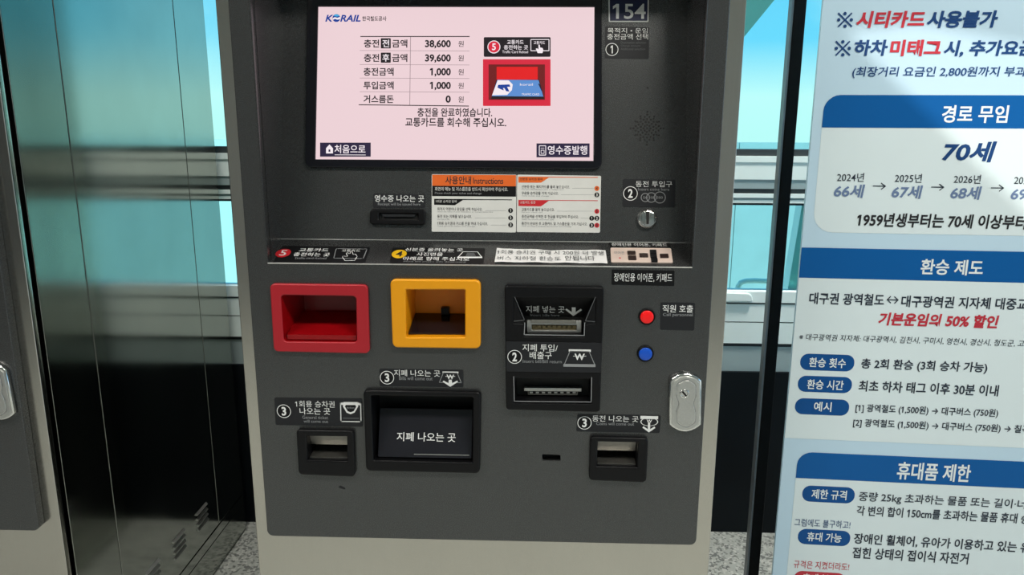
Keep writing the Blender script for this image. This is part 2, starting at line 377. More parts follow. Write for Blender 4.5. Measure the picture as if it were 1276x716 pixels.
fr = Fr((0, 0.872, 1.22), (1, 0, 0), (0, 0, 1)); b = MB(); b.plate(fr, [rnd([fr.px(880, 376), fr.px(939, 376), fr.px(936, 365.5), fr.px(880, 363.5)], [0, 0.004, 0.016, 0])], -0.010, 0.0, ALU, 0.003)
tag(b.build('sill_bracket'), 'rounded pale bracket on the window sill just right of the ticket machine', 'bracket')

# ================================================================= THE TICKET MACHINE
M = empty('ticket_machine', (0, 0, 0))
tag(M, 'grey self-service ticket machine with lit screen, red and yellow card recesses', 'ticket machine')
XL, XR = -0.407, 0.4045          # steel frame
PL, PR, PB = -0.3803, 0.3759, 1.22 - 0.736
RL, RR_, RT_ = -0.3465, 0.3418, 0.30        # recess, relative to the eye height plane
ZT = 1.92

# -- holes in the front panel (photo pixels read on the front plane)
red_in = quad(FRONT, (349, 367), (444, 368), (445, 428), (353, 427), 0.006)
yel_in = quad(FRONT, (506, 361), (580, 361), (580, 420.5), (506.5, 420.5), 0.002)
bill_o = quad(FRONT, (629, 354), (752, 356), (747, 510), (631, 507), 0.006)
tray_o = quad(FRONT, (454, 483.5), (600, 486), (598.5, 586.5), (457.5, 583.5), 0.008)
tick_o = quad(FRONT, (371, 532.5), (442.5, 534), (444, 591), (374, 588), 0.007)
coin_o = quad(FRONT, (735, 541), (807, 543), (804.5, 598), (733.5, 595), 0.007)
slot_o = quad(FRONT, (676, 566), (698, 567), (698, 573.5), (676, 573), 0.001)
def inset(loop, k_):
    c = Vector((sum(p[0] for p in loop) / len(loop), sum(p[1] for p in loop) / len(loop)))
    w_ = max(p[0] for p in loop) - min(p[0] for p in loop); h_ = max(p[1] for p in loop) - min(p[1] for p in loop)
    return [(c.x + (p[0] - c.x) * (1 - 2 * k_ / w_), c.y + (p[1] - c.y) * (1 - 2 * k_ / h_)) for p in loop]
rec_o = uvbox(RL, -0.2418, RR_, RT_, 0.0)
panel_out = rnd([(PL, -0.736), (PR, -0.736), (PR, ZT - 1.22 - 0.02), (PL, ZT - 1.22 - 0.02)], [0.011, 0.011, 0.01, 0.01])
b = MB()
b.plate(FRONT, [panel_out, rec_o, inset(red_in, -0.004), inset(yel_in, -0.004), inset(bill_o, 0.004), inset(tray_o, 0.004), inset(tick_o, 0.004), inset(coin_o, 0.004), slot_o], -0.018, 0.0, PANEL, 0.0015)
shade(b.build('front_panel', M))
# -- steel cabinet
b = MB()
frame_in = uvbox(PL + 0.012, -0.722, PR - 0.012, ZT - 1.22 - 0.03)
b.plate(FRONT, [[(XL, 0.06 - 1.22), (XR, 0.06 - 1.22), (XR, ZT - 1.22), (XL, ZT - 1.22)], frame_in], -0.030, -0.0182, STEEL, 0.0015)
shade(b.build('front_frame', M))
YS0, YS1 = 0.046, 0.835
for sgn, X in ((-1, XL + 0.002), (1, XR - 0.002)):
    fr = Fr((X, 0, 1.22), (0, 1, 0) if sgn > 0 else (0, -1, 0), (0, 0, 1)); k_ = sgn
    def U(y): return y * k_
    b = MB(); cuts = [YS0, 0.190, 0.660, YS1]
    for a, c in zip(cuts[:-1], cuts[1:]):
        a_, c_ = sorted((U(a + 0.0012), U(c - 0.0012)))
        b.plate(fr, [uvbox(a_, -1.100, c_, ZT - 1.22)], -0.010, 0.0, SIDE, 0.0012)
    b.plate(fr, [uvbox(*sorted((U(YS0), U(YS1)))[:1], -1.215, sorted((U(YS0), U(YS1)))[1], -1.1035)], -0.010, 0.0, SIDE, 0.0012)
    a_, c_ = sorted((U(YS0), U(YS1)))
    b.plate(fr, [uvbox(a_, -1.133, c_, -1.131)], -0.002, 0.0012, SIDE)
    b.plate(fr, [uvbox(a_ + 0.002, -1.19, c_ - 0.002, ZT - 1.23)], -0.016, -0.0105, DEEP)
    sp_o = shade(b.build('side_panel', M))
    for yc in (0.565, 0.435, 0.305):
        b = MB()
        for j in range(4):
            z = -0.999 - 0.0145 * j
            a_, c_ = sorted((U(yc - 0.030), U(yc + 0.030)))
            lip = [fr.P(a_, z, 0.0004), fr.P(c_, z, 0.0004), fr.P(c_, z - 0.006, 0.0050), fr.P(a_, z - 0.006, 0.0050), fr.P(c_, z - 0.0075, 0.0004), fr.P(a_, z - 0.0075, 0.0004)]
            b.add(lip, [(0, 1, 2, 3)[::-1], (3, 2, 4, 5)[::-1], (0, 3, 5), (1, 4, 2)], SATIN)
        b.build('louvre_vent', sp_o)
b = MB(); b.box((XL + 0.012, YS1 - 0.004, 0.03), (XR - 0.012, YS1, ZT - 0.004), SIDE); b.build('back_panel', M)
b = MB(); b.box((XL + 0.001, 0.031, ZT), (XR - 0.001, YS1, ZT + 0.006), SIDE); b.build('top_panel', M)
b = MB(); b.box((XL + 0.03, 0.05, 0.0), (XR - 0.03, YS1 - 0.02, 0.03), DEEP); b.box((XL + 0.004, 0.032, 0.0), (XR - 0.004, 0.05, 0.0598), STEEL); b.build('plinth', M)

# -- upper recess
def yb(z): return 0.072 + (z + 0.2143) * 0.225
b = MB(); z0, zl, zt = -0.2418, -0.2143, RT_
def q3(x, y, z): return (x, y, z + 1.22)
for X, fl in ((RL, 0), (RR_, 1)):
    v = [q3(X, 0.0182, z0 + .007), q3(X, yb(zl), zl), q3(X, yb(zt), zt), q3(X, 0.0182, zt)]
    b.add(v, [(0, 1, 2, 3) if fl else (3, 2, 1, 0)], PANEL)
b.add([q3(RL, 0.0182, zt), q3(RR_, 0.0182, zt), q3(RR_, yb(zt), zt), q3(RL, yb(zt), zt)], [(0, 1, 2, 3)], PANEL)
rl_ = b.build('recess_lining', M)
for X in (RL - 0.0004, RR_ + 0.0004):
    b = MB(); b.tube([q3(X, 0.0002, z0), q3(X, 0.0002, zt)], 0.0011, PANEL, 8); b.build('rim_highlight', rl_)  # added bead stands in for the thin highlight along the recess rim
b = MB()
b.plate(BACK, [uvbox(RL, 0.0, RR_, 0.530)], -0.006, 0.0, PANEL); b.build('recess_panel', M)
led_len = math.hypot(0.072, 0.0275)
b = MB()
b.plate(LEDGE, [uvbox(RL, 0.0005, RR_, led_len)], -0.004, 0.0, PANEL)
led = b.build('ledge', M)
b = MB(); b.tube([LEDGE.P(RL, 0.0, -0.0006), LEDGE.P(RR_, 0.0, -0.0006)], 0.0012, SATIN, 8); b.build('edge_line', led)  # highlight on the ledge's front edge, drawn as a pale metal line
b = MB(); b.tube([LEDGE.P(RL, led_len - 0.001, 0.0006), LEDGE.P(RR_, led_len - 0.001, 0.0006)], 0.0009, SATIN, 8); b.build('edge_line', led)

# -- display
T = BACK
b = MB()
scr = quad(T, (397.5, 9.5), (740.4, 10), (739, 201), (394, 199))
scr_top = T.px(560, 9.5)[1]
bez = rnd([T.px(381.5, 209), T.px(749.5, 211), (T.px(749.5, 0)[0], 0.42), (T.px(384, 0)[0], 0.42)], [0.012, 0.012, 0.01, 0.01])
b.plate(T, [bez, scr], 0.0002, 0.007, GLOSS, 0.0012)
DSP = b.build('touch_screen', M); shade(DSP)
PINK = glow('screen_pink', (236, 209, 214)); SK = glow('screen_black', (30, 24, 30)); SW = glow('screen_white', (245, 235, 240))
SNAVY = glow('screen_navy', (42, 34, 62)); SBLUE = glow('screen_blue', (28, 62, 150)); SCYAN = glow('screen_cyan', (70, 170, 225))
SRED = glow('screen_red', (214, 38, 62)); SDRED = glow('screen_dark_red', (112, 24, 26)); SBRED = glow('screen_bright_red', (226, 26, 30)); SCARD = glow('screen_card_blue', (92, 142, 208)); SGREY = glow('screen_grey', (150, 130, 136))
scr_b = inset(scr, -0.002)
b = MB(); b.plate(T, [scr_b], 0.0004, 0.0030, PINK); b.build('display', DSP)
W1, W2, W3, W4 = 0.0033, 0.0036, 0.0039, 0.0042
def PX(fr, pts): return [fr.px(*p) for p in pts]
def mmpx(fr, x, y): return abs(fr.px(x + 1, y)[0] - fr.px(x, y)[0])
pxm = mmpx(T, 560, 100)
# logo
b = MB()
b.text(T, 'K', 406, 19.3, 416, 27.8, SBLUE, W1, 0.03, 0.25); b.text(T, 'RAIL', 424.5, 19.3, 450, 27.8, SBLUE, W1, 0.03, 0.25)
b.flat(T, circ(T.px(419.8, 23.3), 4.9 * pxm), W1, SBLUE); b.flat(T, [T.px(415.2, 23.5), T.px(418, 22.2), T.px(421, 23.2), T.px(424.6, 21.8), T.px(424.4, 24.8), T.px(421, 25.4), T.px(418, 24.4), T.px(415.6, 25.6)], W2, SW)
b.flat(T, [T.px(416.2, 20.6), T.px(418, 19), T.px(420, 18.6), T.px(422.5, 19.5), T.px(423.6, 21), T.px(420, 21.5)], W2, SCYAN)
b.text(T, '한국철도공사', 452, 21, 482, 27, SK, W1, 0.019); b.build('rail_logo', DSP)
# table
b = MB()
b.line(T, PX(T, [(450, 46.2), (585, 46.2)]), 1.1 * pxm, W1, SK); b.line(T, PX(T, [(448, 131), (584, 132.6)]), 1.1 * pxm, W1, SK)
for y in (63.6, 81, 97.8, 114.8): b.line(T, PX(T, [(449, y), (585, y + 0.6)]), 0.5 * pxm, W1, SGREY)
b.line(T, PX(T, [(512, 47), (511, 131)]), 0.7 * pxm, W1, SGREY); b.build('table_rule', DSP)
b = MB()
ys = (55, 72.8, 90, 107, 124)
for y in ys[:2]: b.text(T, '충전', 454, y - 5, 473, y + 5, SK, W1, 0.022); b.text(T, '금액', 489, y - 5, 508, y + 5, SK, W1, 0.022)
for y, s in zip(ys[:2], '전후'):
    b.flat(T, box4(T, 475, y - 6.6, 487.4, y + 6, 0.0012), W1, SK); b.text(T, s, 477, y - 4.8, 485.6, y + 4.6, SW, W2, 0.014)
for y, s in zip(ys[2:], ('충전금액', '투입금액', '거스름돈')): b.text(T, s, 453.5, y - 5, 491, y + 5, SK, W1, 0.022)
for y, s, x in zip(ys, ('38,600', '39,600', '1,000', '1,000', '0'), (530, 530, 536, 536, 555.5)):
    b.text(T, s, x, y - (4.6), 562, y + (4.6 if s == '0' else 6.2), SK, W1, 0.034); b.text(T, '원', 571.3, y - 3.4, 578, y + 4, SK, W1, 0.006)
b.text(T, '충전을 완료하였습니다.', 520.5, 135, 613.5, 146, SK, W1, 0.019); b.text(T, '교통카드를 회수해 주십시오.', 505.5, 147, 631, 158.5, SK, W1, 0.019)
b.build('lettering', DSP)
# on-screen pictures
b = MB()
b.flat(T, box4(T, 603, 47, 686, 71.5, 0.002), W1, SK); b.flat(T, circ(T.px(615.6, 59.3), 8 * pxm), W2, SW); b.flat(T, circ(T.px(615.6, 59.3), 7 * pxm), W3, SRED)
b.text(T, '5', 613.2, 55, 618, 63.5, SW, W4, 0.02); b.text(T, '교통카드', 632, 50.5, 652.5, 56, SW, W2, 0.012); b.text(T, '충전하는 곳', 628, 57, 658, 62.5, SW, W2, 0.012); b.text(T, 'Traffic Card Reload', 626, 63.7, 658, 67, SW, W2, 0.0)
b.outline(T, box4(T, 661.5, 50, 684, 64, 0.001), 0.9 * pxm, W2, SW); b.text(T, '교통카드', 665, 52, 679, 56, SW, W2, 0.01)
b.flat(T, PX(T, [(670, 67), (667.6, 61.5), (669.4, 61), (671, 62.5), (671, 56.5), (672.6, 56.5), (673, 60), (676, 60.6), (677, 63), (676, 67)]), W3, SW)
b.build('reload_icon', DSP)
b = MB()
b.flat(T, box4(T, 602, 74.5, 686, 132.5, 0.001), W1, SRED); b.flat(T, PX(T, [(609, 125), (679, 125), (679, 81), (609, 81)]), W2, SDRED)
b.flat(T, PX(T, [(619, 101), (670, 101), (670, 84), (619, 84)]), W3, SBRED); b.flat(T, PX(T, [(612, 124), (678, 124), (672, 100), (619, 100)]), W3 + 0.0001, SK)
b.flat(T, PX(T, [(613, 120.5), (677, 121), (671, 100.5), (620, 100)]), W4, SCARD)
b.flat(T, PX(T, [(613.3, 119.5), (632, 119), (638, 113), (639, 106), (634, 101), (620.3, 100.8)]), W4 + 0.0003, SW)
b.flat(T, PX(T, [(620, 110), (621, 106.5), (635, 106), (636, 109), (632, 109), (635, 115), (631, 114.5), (628.5, 110.5), (627, 110.5), (628, 113.5), (624, 112)]), W4 + 0.0006, SBLUE)
b.text(T, 'korail', 648, 104.5, 664, 107.5, SW, W4 + 0.0003, 0.0); b.flat(T, PX(T, [(676, 114), (674.6, 114), (670.5, 105), (672, 105)]), W4 + 0.0003, SNAVY)
b.text(T, 'TRAFFIC CARD', 650, 117, 672, 119.6, SW, W4 + 0.0003, 0.0)
b.build('card_picture', DSP)
b = MB(); b.flat(T, box4(T, 399.5, 178, 462.5, 195.5), W1, SNAVY)
b.flat(T, PX(T, [(407, 191.5), (415.6, 191.5), (415.6, 185), (411.3, 180.3), (407, 185)]), W2, SW); b.flat(T, box4(T, 410.2, 186.6, 412.4, 189.5), W3, SNAVY)
b.text(T, '처음으로', 417.5, 180.8, 456, 191.5, SW, W2, 0.012); b.line(T, PX(T, [(418, 193.2), (456, 193.4)]), 0.7 * pxm, W2, SW); b.build('screen_button', DSP)
b = MB(); b.flat(T, box4(T, 668.5, 179, 734.5, 196.3), W1, SNAVY); b.outline(T, box4(T, 672, 182, 680, 193.6, 0.001), 0.9 * pxm, W2, SW)
b.outline(T, box4(T, 674.2, 187.5, 678, 191.5), 0.6 * pxm, W2, SW); b.line(T, PX(T, [(674, 185), (678, 185)]), 0.6 * pxm, W2, SW)
b.text(T, '영수증발행', 682.5, 181.8, 731.5, 193, SW, W2, 0.010); b.build('screen_button', DSP)

# -- writing helpers for labels
def label(fr, corners, m=LABEL, r=0.003, th=0.0006, name='label_plate'):
    b_ = MB(); b_.plate(fr, [quad(fr, *corners, r=r)], 0.0001, th, m); return b_.build(name, M)
def badge(b_, fr, x, y, r, digit, ring=WHITE, fillm=None, dm=WHITE, w=0.0009):
    k_ = mmpx(fr, x, y); c = fr.px(x, y)
    b_.flat(fr, circ(c, r * k_), w, fillm or LABELK); b_.ring(fr, c, r * k_, 0.85 * k_, w + 0.0002, ring)
    h_ = r * 0.62; b_.text(fr, digit, x - h_ * (0.34 if digit == '1' else 0.52), y - h_, x + h_ * (0.22 if digit == '1' else 0.52), y + h_, dm, w + 0.0003, 0.03)
LW = 0.0008

# -- recess stickers
F_ = BACK
p = label(F_, ((758, -9), (808.5, -9), (808, 27.5), (758.5, 27.5)), WHITE, 0.002, 0.0010, 'number_plate')
b = MB(); b.flat(F_, quad(F_, (759.5, -7.5), (807, -7.5), (806.6, 26.2), (760, 26.2), 0.001), 0.0012, BLUEP); b.text(F_, '154', 763.5, 5, 804.5, 24, WHITE, 0.0015, 0.012); b.build('lettering', p)
p = label(F_, ((754, 33), (809, 34), (808.5, 73.5), (753.5, 72.5)), LABEL, 0.002)
b = MB(); b.text(F_, '목적지 • 운임', 757, 35, 807, 41.5, WHITE, LW, 0.0); b.text(F_, '충전금액 선택', 756.5, 42.2, 807.5, 49.5, WHITE, LW, 0.0)
for y, x in ((53, 805), (57.2, 798), (61, 804)): b.text(F_, {53: 'Destination selection', 57.2: 'Charge amount', 61: 'Additional selection'}[y], 773.5, y - 1.3, x, y + 1.6, DIMP, LW, 0.0)
badge(b, F_, 762.5, 61.8, 8, '1'); b.build('lettering', p)
p = label(F_, ((776, 223), (841.5, 224), (841, 258.5), (775.5, 257.5)), LABEL, 0.003)
b = MB(); b.text(F_, '동전 투입구', 792, 225.5, 837.5, 233, WHITE, LW, 0.0); b.text(F_, 'Insert coins here', 795, 234, 834, 237.5, GREYP, LW, 0.0); badge(b, F_, 785.5, 241, 9, '2')
k_ = mmpx(F_, 806, 245)
for x, r in ((804, 5.6), (811.5, 6.4), (822, 7.4)): c = F_.px(x, 246); b.flat(F_, circ(c, r * k_), 0.0009 + (x - 800) * 1e-5, LABEL); b.ring(F_, c, r * k_, 0.9 * k_, 0.0011 + (x - 800) * 1e-5, GREYP); b.text(F_, {804: '50', 811.5: '100', 822: '500'}[x], x - r * .5, 244.6, x + r * .5, 247.6, GREYP, 0.0012 + (x - 800) * 1e-5, 0.0)
b.build('lettering', p)
p = label(F_, ((465.5, 241), (530, 242), (529.5, 259), (464.5, 258.5)), LABEL, 0.003)
b = MB(); b.text(F_, '영수증 나오는 곳', 467, 243, 528.5, 251.5, WHITE, LW, 0.008); b.text(F_, 'Receipt will be issued here', 471, 252.6, 524, 257, GREYP, LW, 0.0); b.build('lettering', p)
# receipt slot
b = MB(); o_ = quad(F_, (462.5, 260.5), (531, 261), (530, 280.5), (461.5, 279.5), 0.005); i_ = quad(F_, (473.5, 266), (522, 266.5), (521.5, 274.5), (473, 273.5), 0.001)
b.plate(F_, [o_, i_], 0.0001, 0.008, BLACK, 0.002); b.cavity(F_, i_, i_, 0.006, 0.0008, BLACK, DEEP)
rs = b.build('receipt_slot', M); shade(rs)
b = MB(); b.plate(F_, [quad(F_, (476, 266.5), (519, 267), (517, 270.5), (478, 270.5), 0.0008)], 0.001, 0.005, LABEL, 0.0006); b.build('paper_cutter', rs)
# camera pin hole and speaker holes
k_ = mmpx(F_, 806, 160); c0 = F_.px(806.3, 159.8); c0 = Vector(c0)
b = MB(); pts = [(0, 0)]
for rr, n, ph in ((4.2, 8, 0), (8.0, 12, 0.26), (11.6, 16, 0), (14.6, 16, 0.2), (17.0, 12, 0.0), (20.5, 4, 0.0)):
    pts += [(rr * math.cos(2 * math.pi * i / n + ph), rr * math.sin(2 * math.pi * i / n + ph)) for i in range(n)]
for a, q in pts: b.flat(F_, circ((c0.x + a * k_, c0.y + q * k_), 1.2 * k_, 8), 0.0003, DEEP)
b.flat(F_, circ(F_.px(807, 109.5), 1.1 * k_, 10), 0.0003, DEEP); b.build('speaker_grille', M)
# coin slot knob
c = F_.px(806, 272.7); k_ = mmpx(F_, 806, 273); R = 12.6 * k_
b = MB(); b.lathe(F_, c, [(R, 0.0001), (R, 0.004), (R * .94, 0.0065), (R * .88, 0.0072), (R * .80, 0.0060), (R * .55, 0.0072), (0.0005, 0.0078)], CHROME)
kn = b.build('coin_slot', M); shade(kn, 50)
b = MB(); b.plate(F_, [quad(F_, (804.2, 264), (808.4, 264), (807.6, 279.5), (804.6, 279.5), 0.0008)], 0.0066, 0.0086, DEEP); b.build('slit', kn)
b = MB(); b.plate(F_, [rnd([F_.px(798, 276), F_.px(803, 281.5), F_.px(803, 263), F_.px(799, 266.5)], 0.001)], 0.006, 0.0095, CHROME, 0.0006)
b.plate(F_, [rnd([F_.px(809.5, 271.5), F_.px(814.5, 271.5), F_.px(814, 265.5), F_.px(810, 265)], 0.001)], 0.006, 0.0095, CHROME, 0.0006); b.build('coin_guide', kn)
# instruction sticker, two leaves
def sticker(corners): 
    b_ = MB(); b_.plate(F_, [quad(F_, *corners, r=0.002)], 0.0001, 0.0006, PAPER); return b_.build('instruction_sticker', M)
p = sticker(((538, 217), (643.6, 217.5), (643, 289.5), (538, 288.5)))
b = MB(); b.flat(F_, quad(F_, (538.6, 217.6), (643, 218), (643, 232), (538.6, 231.4)), LW, ORG); b.flat(F_, quad(F_, (538.6, 231.4), (643, 232), (643, 245), (538.6, 244.2)), LW, LABELK)
b.flat(F_, PX(F_, [(541, 255), (567, 255.6), (577, 249), (638, 249.4), (638, 248.4), (541, 247.6)]), LW, LABELK); b.build('printed_band', p)
b = MB(); b.text(F_, '사용안내', 555, 219.5, 587, 229.5, INK, 0.0011, 0.014); b.text(F_, 'Instructions', 589.5, 221.5, 627, 229, INK, 0.0011, 0.01)
b.text(F_, '화면의 메뉴 및 거스름돈을 반드시 확인하여 주십시오.', 542, 233.2, 633, 238, PAPER, 0.0011, 0.006); b.text(F_, 'Please check your ticket and change', 542, 239.4, 600, 242.6, GREYP, 0.0011, 0.0)
b.text(F_, '1회용 승차권 발매', 543, 249.2, 569, 252.5, PAPER, 0.0011, 0.0)
for y, t1, t2, x1, x2, n in ((260.4, '목적지 역명이나 운임을 선택 하십시오.', 'Select the name of your destination or transportation fare', 601, 614, '1'), (269.5, '동전 또는 지폐를 넣으십시오.', 'Insert coins or bills', 588, 560, '2'), (278.3, '1회용 승차권과 거스름 돈을 꺼내 가십시오.', 'Take general ticket and change', 608, 592, '3')):
    b.text(F_, t1, 545, y - 1.9, x1, y + 2.1, INK, LW, 0.008); b.text(F_, t2, 545, y + 2.6, x2, y + 4.6, GREYP, LW, 0.0)
    b.line(F_, PX(F_, [(x1 + 4, y + 2), (631, y + 2)]), 0.0004, LW, GREYP); badge(b, F_, 636.3, y + 1.8, 3, n, LABELK, LABELK, PAPER)
b.build('lettering', p)
p = sticker(((644.4, 217.5), (749, 219), (747.6, 289.8), (643.8, 289)))
b = MB(); b.flat(F_, PX(F_, [(646, 227.4), (674, 227.6), (684, 221.2), (745, 221.5), (745, 220.6), (646, 220)]), LW, ORG); b.flat(F_, PX(F_, [(646, 256.6), (674, 257), (684, 250), (745, 250.4), (745, 249.5), (646, 249)]), LW, REDP); b.build('printed_band', p)
b = MB(); b.text(F_, '신분증 승차권 발매', 648, 221.5, 676, 224.6, INK, 0.0011, 0.0); b.text(F_, '교통카드 충전', 648, 250.6, 667, 253.8, PAPER, 0.0011, 0.0)
for y, t1, t2, x1, x2, n, reds in ((232.6, '신분증 또는 복지카드를 올려 놓으십시오.', 'Put your identification card or welfare card', 710, 702, '4', 'o'), (240.6, '무료용 승차권을 가져 가십시오.', 'Take ticket and change', 696, 684, '3', ''), (261, '교통카드를 올려 놓으십시오.', 'Put your transit card', 691, 676, '5', 'r'), (269.7, '충전금액을 선택한 후 현금을 투입하여 주십시오.', 'Select the amount and insert cash', 721, 690, '12', ''), (278.5, '충전이 완료된 후 교통카드 및 거스름돈을 가져 가십시오.', 'When the charge is completed take the transit card and change', 732, 712, '35', ' r')):
    b.text(F_, t1, 650, y - 1.9, x1, y + 2.1, INK, LW, 0.008); b.text(F_, t2, 650, y + 2.6, x2, y + 4.6, GREYP, LW, 0.0)
    xs = (737.3, 743.7) if len(n) == 2 else (743.7,)
    if xs[0] - 5 > x1 + 3: b.line(F_, PX(F_, [(x1 + 3, y + 2), (xs[0] - 4, y + 2)]), 0.0004, LW, GREYP)
    for j, x in enumerate(xs):
        f_ = {'o': ORG, 'r': REDP}.get((reds + '  ')[j], LABELK); badge(b, F_, x, y + 2.1, 3, n[j], f_, f_, PAPER if f_ is LABELK else INK)
b.build('lettering', p)

# -- stickers on the ledge
F_ = LEDGE; k_ = mmpx(F_, 600, 318)
p = label(F_, ((352, 306.5), (461.5, 308), (455, 327.6), (340.5, 327)), LABELK, 0.002)
def oval_badge(b_, fr, x, y, rx, ry, digit, fm, dm, ring_m):
    u, v = fr.px(x, y); u1 = fr.px(x + rx, y)[0] - u; v1 = fr.px(x, y - ry)[1] - v; n = 28
    b_.flat(fr, [(u + u1 * math.cos(2 * math.pi * i / n), v + v1 * math.sin(2 * math.pi * i / n)) for i in range(n)], 0.0009, ring_m)
    b_.flat(fr, [(u + .86 * u1 * math.cos(2 * math.pi * i / n), v + .86 * v1 * math.sin(2 * math.pi * i / n)) for i in range(n)], 0.0011, fm)
    b_.text(fr, digit, x - rx * .42, y - ry * .66, x + rx * .46, y + ry * .66, dm, 0.0013, 0.012)
b = MB(); oval_badge(b, F_, 353, 315.6, 9.4, 5.2, '5', REDP, WHITE, REDP); b.text(F_, '교통카드', 373, 309.6, 409.5, 313.8, WHITE, LW, 0.008); b.text(F_, '충전하는 곳', 366, 315, 411, 319.6, WHITE, LW, 0.008); b.text(F_, 'Traffic card Reload', 367, 320.8, 407, 323, GREYP, LW, 0.0); b.build('lettering', p)
b = MB(); b.outline(F_, quad(F_, (419, 310), (457.5, 310.5), (452.5, 322.5), (416, 322), 0.002), 0.0012, LW, GREYP); b.text(F_, '교통카드', 426, 311, 449, 314, WHITE, LW, 0.004)
b.outline(F_, rnd(PX(F_, [(430, 325), (442, 325), (445, 320), (443, 316.5), (440.5, 318), (438.5, 313.5), (436.5, 313.5), (436.5, 317.5), (433, 315), (431.5, 316), (433.5, 320.5), (427, 319), (427, 321)]), 0.0012, 3), 0.0010, 0.0009, WHITE); b.build('pictogram', p)
p = label(F_, ((489, 308.6), (604.5, 309.5), (602.5, 328.6), (485.5, 328)), LABELK, 0.003)
b = MB(); oval_badge(b, F_, 497.5, 316.8, 9.4, 5.2, '4', YELP, INK, YELP); b.text(F_, '신분증 올려놓는 곳', 505, 309.4, 577, 313.4, WHITE, LW, 0.008); b.text(F_, '사진면을', 519, 315, 552, 319.3, WHITE, LW, 0.008); b.text(F_, '아래로 향해 주십시오', 502, 320.4, 585, 325, WHITE, LW, 0.008)
b.text(F_, 'Place the ID card here', 520, 313.7, 566, 315, GREYP, LW, 0.0); b.text(F_, 'Place the photo side downward', 503, 325.6, 580, 327.5, GREYP, LW, 0.0); b.build('lettering', p)
b = MB(); b.outline(F_, PX(F_, [(570.5, 321), (600.5, 321), (595, 314), (577, 314)]), 0.0014, LW, WHITE); b.flat(F_, PX(F_, [(580, 319.5), (593, 319.5), (591, 315.5), (582, 315.5)]), LW, DIMP); b.flat(F_, PX(F_, [(569.5, 322), (601, 322), (600.5, 320.2), (570, 320.2)]), 0.001, WHITE); b.build('pictogram', p)
# taped notice: a slightly wavy strip of paper
n = 16; vtx = []; fcs = []
ul0, vl0 = F_.px(616.3, 327.5); ul1, vl1 = F_.px(619, 311.5); ur0, vr0 = F_.px(757, 328.6); ur1, vr1 = F_.px(754.5, 312.6)
for i in range(n + 1):
    t = i / n; wob = 0.0010 + 0.0006 * math.sin(7 * t * math.pi) + 0.0006 * math.sin(3.1 * t + 1)
    edge = 0.0015 * math.sin(9 * t) + (0.004 * max(0, 0.06 - t) / 0.06)
    for j, (a, c_) in enumerate((((ul0, vl0), (ur0, vr0)), ((ul1, vl1), (ur1, vr1)))):
        u = a[0] + (c_[0] - a[0]) * t; v = a[1] + (c_[1] - a[1]) * t + (edge if j else 0)
        vtx += [F_.P(u, v, wob + 0.0006), F_.P(u, v, wob + 0.0002)]
for i in range(n):
    a = i * 4; c_ = a + 4; fcs += [(a, c_, c_ + 2, a + 2), (a + 1, a + 3, c_ + 3, c_ + 1), (a, a + 1, c_ + 1, c_), (a + 2, c_ + 2, c_ + 3, a + 3)]
nb = put('paper_notice', vtx, fcs, NOTE, M)
b = MB(); b.text(F_, '1회용 승차권 구매 시 200원 더 발생', 619.5, 313.8, 752, 318.8, DIMP, 0.0030, 0.0); b.text(F_, '버스 지하철 환승도', 620, 321, 699, 326, DIMP, 0.0030, 0.0); b.text(F_, '안됩니다', 704, 320.5, 741, 326.2, INK, 0.0030, 0.0); b.build('lettering', nb)
# keypad with its strip
p = label(F_, ((758.5, 301.8), (833, 302.6), (836.5, 308.6), (760, 308)), LABELK, 0.001)
b = MB(); b.text(F_, '장애인용 이어폰, 키패드', 762, 303.4, 831, 307.2, WHITE, LW, 0.0); b.build('lettering', p)
b = MB(); b.plate(F_, [quad(F_, (760.5, 310), (836, 310.6), (838.5, 328.6), (761.5, 328), 0.003)], 0.0001, 0.003, CREAM, 0.0006); kp = b.build('keypad', M); shade(kp)
for x0, y0, x1, y1 in ((781.5, 313.4, 791.5, 317.8), (782.5, 319.4, 792.5, 324.2), (796.5, 316.4, 807, 320.8), (809.5, 312, 817.5, 316.6), (810, 317.2, 818, 321.4), (811, 322, 819, 326.8), (822, 317, 832.5, 321.6)):
    b = MB(); b.plate(F_.off(0.003), [quad(F_.off(0.003), (x0, y0), (x1, y0), (x1 + .6, y1), (x0 + .6, y1), 0.0008)], 0.0, 0.002, BROWN if y1 - y0 < 4.9 and not 809 < x0 < 812 else BLACK, 0.0004); b.build('key', kp)
b = MB(); b.text(F_.off(0.003), '이어폰', 765.5, 313, 778, 317, GREYP, 0.0004, 0.0); b.flat(F_.off(0.003), circ(F_.off(0.003).px(772.5, 321.4), 1.3 * k_, 12), 0.0004, REDP); b.build('lettering', kp)

